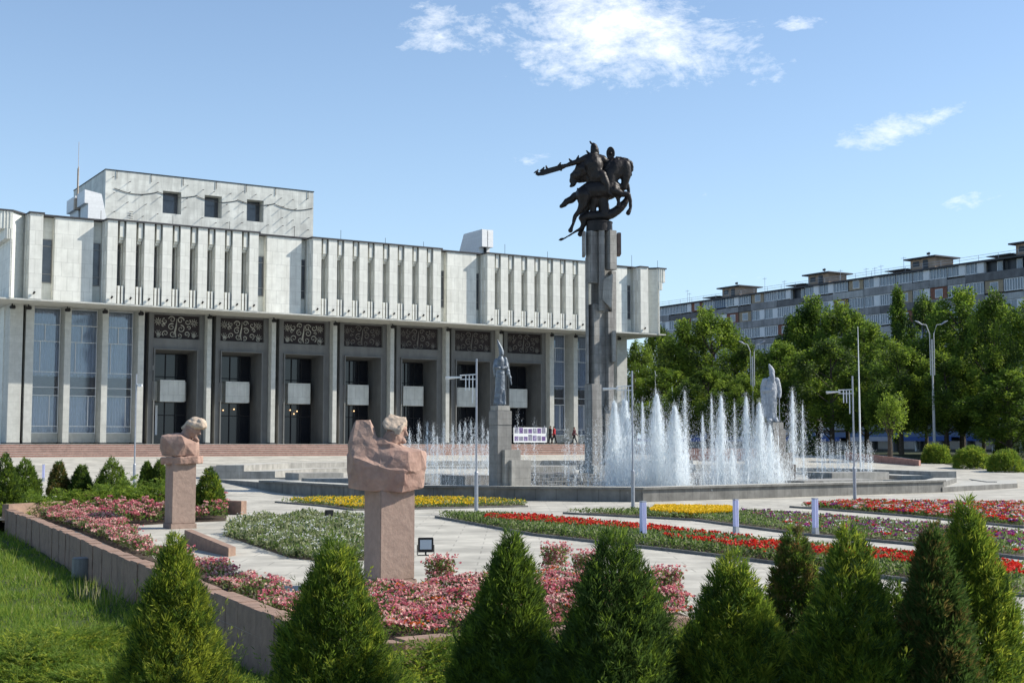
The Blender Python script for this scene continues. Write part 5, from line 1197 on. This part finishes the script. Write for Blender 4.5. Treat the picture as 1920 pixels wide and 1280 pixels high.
for f in range(8, 0, -1):
    zb = Z0 + 3.3 + (f - 1) * FH
    for b in range(NB):
        random.seed(f * 100 + b); kd = random.choice([0, 0, 1, 3, 3, 7, 7, 6, 2, 4, 5, 1])
        if f >= 6:
            if kd not in protoW: protoW[kd] = win_local(kd, kd).build('window', WM, apt); o = protoW[kd]; o.location = (b * BW, 0, zb)
            else: link_copy(protoW[kd], apt, (b * BW, 0, zb))
        else:
            q = win_local(kd, kd); stuffq.add([(x + b * BW, y, z + zb) for x, y, z in q.v], q.f, 0); stuffq.mi[-len(q.f):] = q.mi
o = stuffq.build('window', WM, apt); o['kind'] = 'stuff'
g = MB(); AB(g, 0, AL, -3.5, .85, Z0, 4.2, 5); AB(g, 0, AL, -4.2, -3.51, 3.4, 4.3, 4)
for k in range(22): x = k * 4.2 + 1; AB(g, x, x + 3, -3.56, -3.52, 1.9, 3.2, 1); AB(g, x - .3, x - .05, -4.25, -3.9, Z0, 3.4, 0)
g.build('shopfront', WM, apt)
awn = mat('blue_awning', (.05, .10, .30), .7); awn2 = mat('pale_awning', (.42, .42, .48), .7)
for k in range(9):
    g = MB(); x = 3 + k * 10; AB(g, x, x + 8.2, -5.6, -4.21, 3.5, 3.58); AB(g, x, x + 8.2, -5.66, -5.601, 3.0, 3.6); g.build('awning', awn if k % 3 else awn2, apt)
huts = []
for px in (1365, 1531, 1730, 1935):        # stair heads on the roof
    best = min(range(0, 900), key=lambda q: abs(960 + F * (A0.x + AV.x * q * .1) / ((A0.y + AV.y * q * .1)) - px)); xx = best * .1 + .8
    g = MB(); AB(g, xx - 2.2, xx + 2.2, 1.6, 5.5, 27.25, 29.0); h_o = g.build('stair_head', brick_m, apt)
    g = MB(); AB(g, xx - 2.9, xx + 2.9, .9, 6.2, 29.001, 29.2); AB(g, xx + 2.21, xx + 6, .4, 2.4, 27.7, 27.82); g.build('slab_roof', roof_m, h_o)
    g = MB(); AB(g, xx - 1.0, xx - .1, 1.55, 1.598, 27.5, 28.8); AB(g, xx + .6, xx + 1.7, 1.55, 1.598, 28.0, 28.7); g.build('opening', w_dk, h_o)
    g = MB(); g.tube([(xx, 3 * SY, 29.2), (xx, 3 * SY, 30.1)], .06, 5); g.box(xx - .25, xx + .25, 2.9 * SY - .1, 2.9 * SY + .1, 29.7, 30.0); g.build('vent_pipe', black_m, h_o)
random.seed(2)
for k in range(14):
    x = random.uniform(4, AL - 3); g = MB(); hh = random.uniform(1.2, 2.6); g.tube([(x, 1.2 * SY, 27.2), (x, 1.2 * SY, 27.2 + hh)], .03, 5); g.tube([(x - .5, 1.2 * SY, 27 + hh), (x + .5, 1.2 * SY, 27 + hh)], .025, 5); g.build('antenna', steel, apt)
# ================================================================== STREET FURNITURE
def pole_lamp(name, label, px, py, h, arm, seedv=0, D=None, group='slim steel lamp poles round the plaza'):
    p = gpt(px, py); t = thing(name, label, 'lamp post', tuple(p), 0, group)
    g = MB(); g.tube([(0, 0, -.02), (0, 0, 1.55), (0, 0, 1.6), (0, 0, h)], [.075, .07, .038, .034], 10); g.build('pole', steel, t)
    g = MB(); g.tube([(0, 0, 0), (0, 0, .06)], [.14, .13], 12); g.build('base', steel, t)
    if arm:
        z = h - .62; g = MB()
        g.tube([(0, 0, z + .04), (-.62 * arm, 0, z)], .022, 6); g.tube([(0, 0, z - .14), (-.62 * arm, 0, z - .14)], .02, 6); g.tube([(-.62 * arm, 0, z - .07), (-1.15 * arm, 0, z - .14)], [.03, .02], 6)
        g.box(-1.15 * arm, -.55 * arm, -.06, .06, z - .1, z - .04); g.build('arm', white_m, t)
        for x, z1 in ((-.14, -1.02), (-.27, -.55), (-.40, -.55)):
            g = MB(); g.box(x * arm - .018, x * arm + .018, -.02, .02, z + z1, z - .01); g.build('light_tube', white_m, t)
    return t
t = pole_lamp('lamp_post', 'thin pale pole with a small camera, between the far left conifers', 251, 930, 6.0, 0)
g = MB(); g.tube([(.03, 0, 5.5), (.14, -.05, 5.45)], .03, 6); g.box(.1, .3, -.12, .02, 5.38, 5.5); g.build('camera_head', white_m, t)
pole_lamp('lamp_post', 'slim steel lamp pole with bracket arm in front of the woman statue', 893, 965, 5.75, 1)
pole_lamp('lamp_post', 'slim steel lamp pole with side arm right of the monument, before the plumes', 1187, 958, 5.45, 1)
pole_lamp('lamp_post', 'slim steel lamp pole with bracket arm at the right, before the low arching jets', 1603, 945, 5.55, 1)
p = gpt(1614, 880); g = MB(); hgt = at(1613, 612, p.y).z - p.z; g.tube([(0, 0, 0), (0, 0, hgt * .5), (0, 0, hgt)], [.07, .055, .02], 10); tag(g.build('flagpole', white_m, loc=tuple(p)), 'tall white bare flagpole beyond the fountain in front of the trees', 'flagpole')
p = gpt(928, 850); 
lamp_grey = mat('lamp_grey_paint', (.42, .43, .43), .6, var=.1)
def double_lamp(label, px, ytop, D, wpx):
    b = at(px, 832, D); zt = at(px, ytop, D).z; t = thing('street_lamp', label, 'street lamp', (b.x, D, gz(b.x, D)), 0, 'double armed street lamps by the road'); H_ = zt - gz(b.x, D); k = wpx * D / F / 2
    g = MB(); g.tube([(0, 0, 0), (0, 0, H_ * .45), (0, 0, H_ * .5), (0, 0, H_ * .86)], [.12, .11, .075, .07], 10); g.build('pole', lamp_grey, t)
    for s_ in (-1, 1):
        g = MB(); g.tube([(s_ * .16, 0, H_ * .6), (s_ * .18, 0, H_ * .9), (s_ * .45, 0, H_ * .965), (s_ * k * .6, 0, H_ * .97)], .045, 8); a = g.build('arm', lamp_grey, t)
        g = MB(); g.tube([(s_ * k * .55, 0, H_ * .965), (s_ * k * .8, 0, H_ * .985), (s_ * k, 0, H_ * .995)], [.05, .09, .04], 8); g.build('lamp_head', steel, a)
double_lamp('large pale double armed street lamp rising out of the right-hand trees', 1752, 600, 112, 62)
double_lamp('smaller double armed street lamp among the trees above the bearded statue', 1413, 638, 124, 50)
boll_w = mat('bollard_diffuser', (.50, .53, .78), .4, spec=.4); boll_d = mat('bollard_strip', (.10, .12, .28), .4)
BOL = [(1206, 1018, 78, 12, 'light bollard nearest the red salvias, leftmost of the three in front'), (1380, 1001, 65, 10, 'light bollard in the middle of the three in front, by the red salvias'), (1529, 1004, 70, 11, 'light bollard rightmost of the three, beside purple petunias'),
       (81, 902, 32, 5, 'tiny light bollard between the far left conifers'), (1903, 883, 26, 5, 'small white bollard beside the rightmost round shrub')]
for px, py, hp_, wp_, lab in BOL:
    p = gpt(px, py); t = thing('light_bollard', lab, 'bollard', tuple(p), ROT, 'square light bollards'); h = hp_ * p.y / F; w_ = wp_ * p.y / F / 1.25
    g = MB(); g.box(-w_ * .62, w_ * .62, -w_ * .62, w_ * .62, 0, h * .22, taper=.15); g.build('base', steel, t, bevel=.006)
    g = MB(); g.box(-w_ / 2, w_ / 2, -w_ / 2, w_ / 2, h * .221, h * .97); g.build('diffuser', boll_w, t, bevel=.006)
    for x in (-.16, .16):
        g = MB(); g.box(x * w_ - w_ * .05, x * w_ + w_ * .05, -w_ / 2 - .004, w_ / 2 + .004, h * .23, h * .96); g.build('strip', boll_d, t)
    g = MB(); g.box(-w_ * .53, w_ * .53, -w_ * .53, w_ * .53, h * .971, h); g.build('cap', steel, t)
# floodlight on the paving beside the bust
p = gpt(798, 1041); t = thing('floodlight', 'black square floodlight on the paving just right of the large bust', 'floodlight', tuple(p), .12)
g = MB(); g.box(-.18, .18, -.05, .03, .08, .42); g.build('housing', black_m, t, bevel=.012)
g = MB(); g.box(-.135, .135, -.056, -.051, .15, .37); g.build('lens', mat('led_lens', (.38, .44, .50), .25), t)
g = MB(); g.box(-.19, .19, -.02, .02, .0, .02); g.box(-.02, .02, -.02, .0, .02, .08); g.box(-.205, -.185, -.01, .03, .02, .25); g.box(.185, .205, -.01, .03, .02, .25); g.build('bracket', black_m, t)
p = gpt(617, 985); g = MB(); g.box(-.12, .12, -.08, .08, .3, .5); g.tube([(0, 0, 0), (0, 0, .3)], .02, 6); tag(g.build('spot_lamp', black_m, loc=tuple(p), rotz=.5, bevel=.02), 'small black spot lamp sticking up behind the daisy bed', 'spot lamp')
# information board on the terrace
_r = ray(994, 832); _k = (-107.85 + .6) / (_r[0] * NN[0] + _r[1] * NN[1]); bp = Vector((_r[0] * _k, _r[1] * _k, 2.6)); t = thing('information_board', 'long white board of small purple pictures on the steps behind the jets', 'notice board', tuple(bp), ROT)
g = MB(); g.box(-1.9, 1.9, -.04, 0, .15, 1.6); g.build('panel', white_m, t)
bp1 = mat('print_purple', (.16, .10, .26), .6, var=.3); bp2 = mat('print_grey', (.22, .22, .28), .6, var=.3); g = MB(); random.seed(8)
for i in range(7):
    for j in range(2): x = -1.8 + i * .52; g.box(x, x + .44, -.046, -.041, .3 + j * .72, .3 + j * .72 + random.uniform(.4, .6), (i + j) % 2)
g.build('picture', [bp1, bp2], t)
for x in (-1.7, 1.7): g = MB(); g.box(x - .04, x + .04, .003, .06, 0, 1.8); g.build('leg', steel, t)
# pink ramp wall and low walls beyond the fountain on the right
for (a, b, D1, D2, z, lab) in (((1585, 853), (1722, 866), 110, 101, 1.95, 'low pink granite ramp wall left of the round shrubs'), ((1290, 838), (1445, 838), 108, 108, 2.25, 'pink granite retaining wall seen through the jets behind the fountain')):
    p1, p2 = at(a[0], 832, D1), at(b[0], 832, D2); g = MB(); zb = min(gz(p1.x, p1.y), gz(p2.x, p2.y)) - .3
    z2 = (lambda x, y, p1=p1, p2=p2: z - .6 * min(1, max(0, (x - p1.x) / (p2.x - p1.x)))) if 'ramp' in lab else z
    g.prism([(p1.x, p1.y), (p2.x, p2.y), (p2.x + .3, p2.y + .5), (p1.x + .3, p1.y + .5)], zb, z2); tag(g.build('low_wall', red_step), lab, 'wall')
# ================================================================== PEOPLE
skin = mat('skin', (.42, .26, .18), .6)
def person(label, loc, rotz, jm, pm, hm, stride=.22, h=1.72, lean=0.):
    t = thing('person', label, 'person', loc, rotz, None); k = h / 1.72
    def legs(bm, e=0.):
        for s_, st in ((-1, stride), (1, -stride)):
            cap_chain(bm, [(s_ * .09, 0, .90, .095 + e), (s_ * .095, -st * .45, .50, .06 + e), (s_ * .095, -st - (.03 if st < 0 else 0), .10, .042 + e)])
    def arms(bm, e=0.):
        for s_, st in ((-1, -stride), (1, stride)):
            cap_chain(bm, [(s_ * .18, 0, 1.40, .055 + e), (s_ * .23, -st * .3 + .02, 1.12, .042 + e), (s_ * .21, -st * .8 - .05, .90, .032 + e)])
    def body(bm):
        legs(bm); arms(bm); cap_chain(bm, [(0, 0, .92, .13), (0, lean * .5, 1.15, .12), (0, lean, 1.36, .14), (0, lean, 1.50, .055), (0, lean - .01, 1.60, .085)]); ellipsoid(bm, (0, lean - .01, 1.62), (.078, .098, .115))
        cap_chain(bm, [(0, lean - .1, 1.6, .018), (0, lean - .118, 1.59, .012)])
        for s_, st in ((-1, stride), (1, -stride)): cap_chain(bm, [(s_ * .095, -st, .05, .04), (s_ * .1, -st - .14, .035, .032)])
        for s_, st in ((-1, -stride), (1, stride)):
            for q in range(5): cap_chain(bm, [(s_ * .21 + (q - 2) * .008, -st * .8 - .05, .87, .014), (s_ * .205 + (q - 2) * .012, -st * .8 - .07 + (q - 2) * .012, .79, .008)])
    remesh('body', body, skin, .014, t)
    remesh('jacket', lambda bm: (arms(bm, .018), cap_chain(bm, [(0, 0, .88, .155), (0, lean * .5, 1.12, .15), (0, lean, 1.36, .165)])), jm, .02, t)
    remesh('trousers', lambda bm: legs(bm, .02), pm, .02, t)
    remesh('hair', lambda bm: ellipsoid(bm, (0, lean + .015, 1.66), (.088, .10, .095)), hm, .02, t)
    t.scale = (k, k, k); return t
red_c = mat('red_jacket_cloth', (.45, .03, .035), .85); blk_c = mat('black_cloth', (.015, .015, .018), .9); drk_c = mat('maroon_cloth', (.10, .03, .035), .85); hair_m = mat('black_hair', (.01, .008, .007), .7)
pp_ = lambda px, s: (lambda r, k: (r[0] * k, r[1] * k, 2.6))(ray(px, 832), (-(107.85) + s) / (ray(px, 832)[0] * NN[0] + ray(px, 832)[1] * NN[1]))
person('person in a black jacket walking left on the terrace, half behind the one in red', pp_(1032, .6), R(-80), blk_c, blk_c, hair_m, .2, 1.74)
person('person in a bright red jacket and black trousers walking on the terrace', pp_(1039, .2), R(-80), red_c, blk_c, hair_m, .26, 1.72)
person('person in a dark maroon coat walking behind the jets, nearest the monument', pp_(1077, .5), R(80), drk_c, blk_c, hair_m, .3, 1.66)
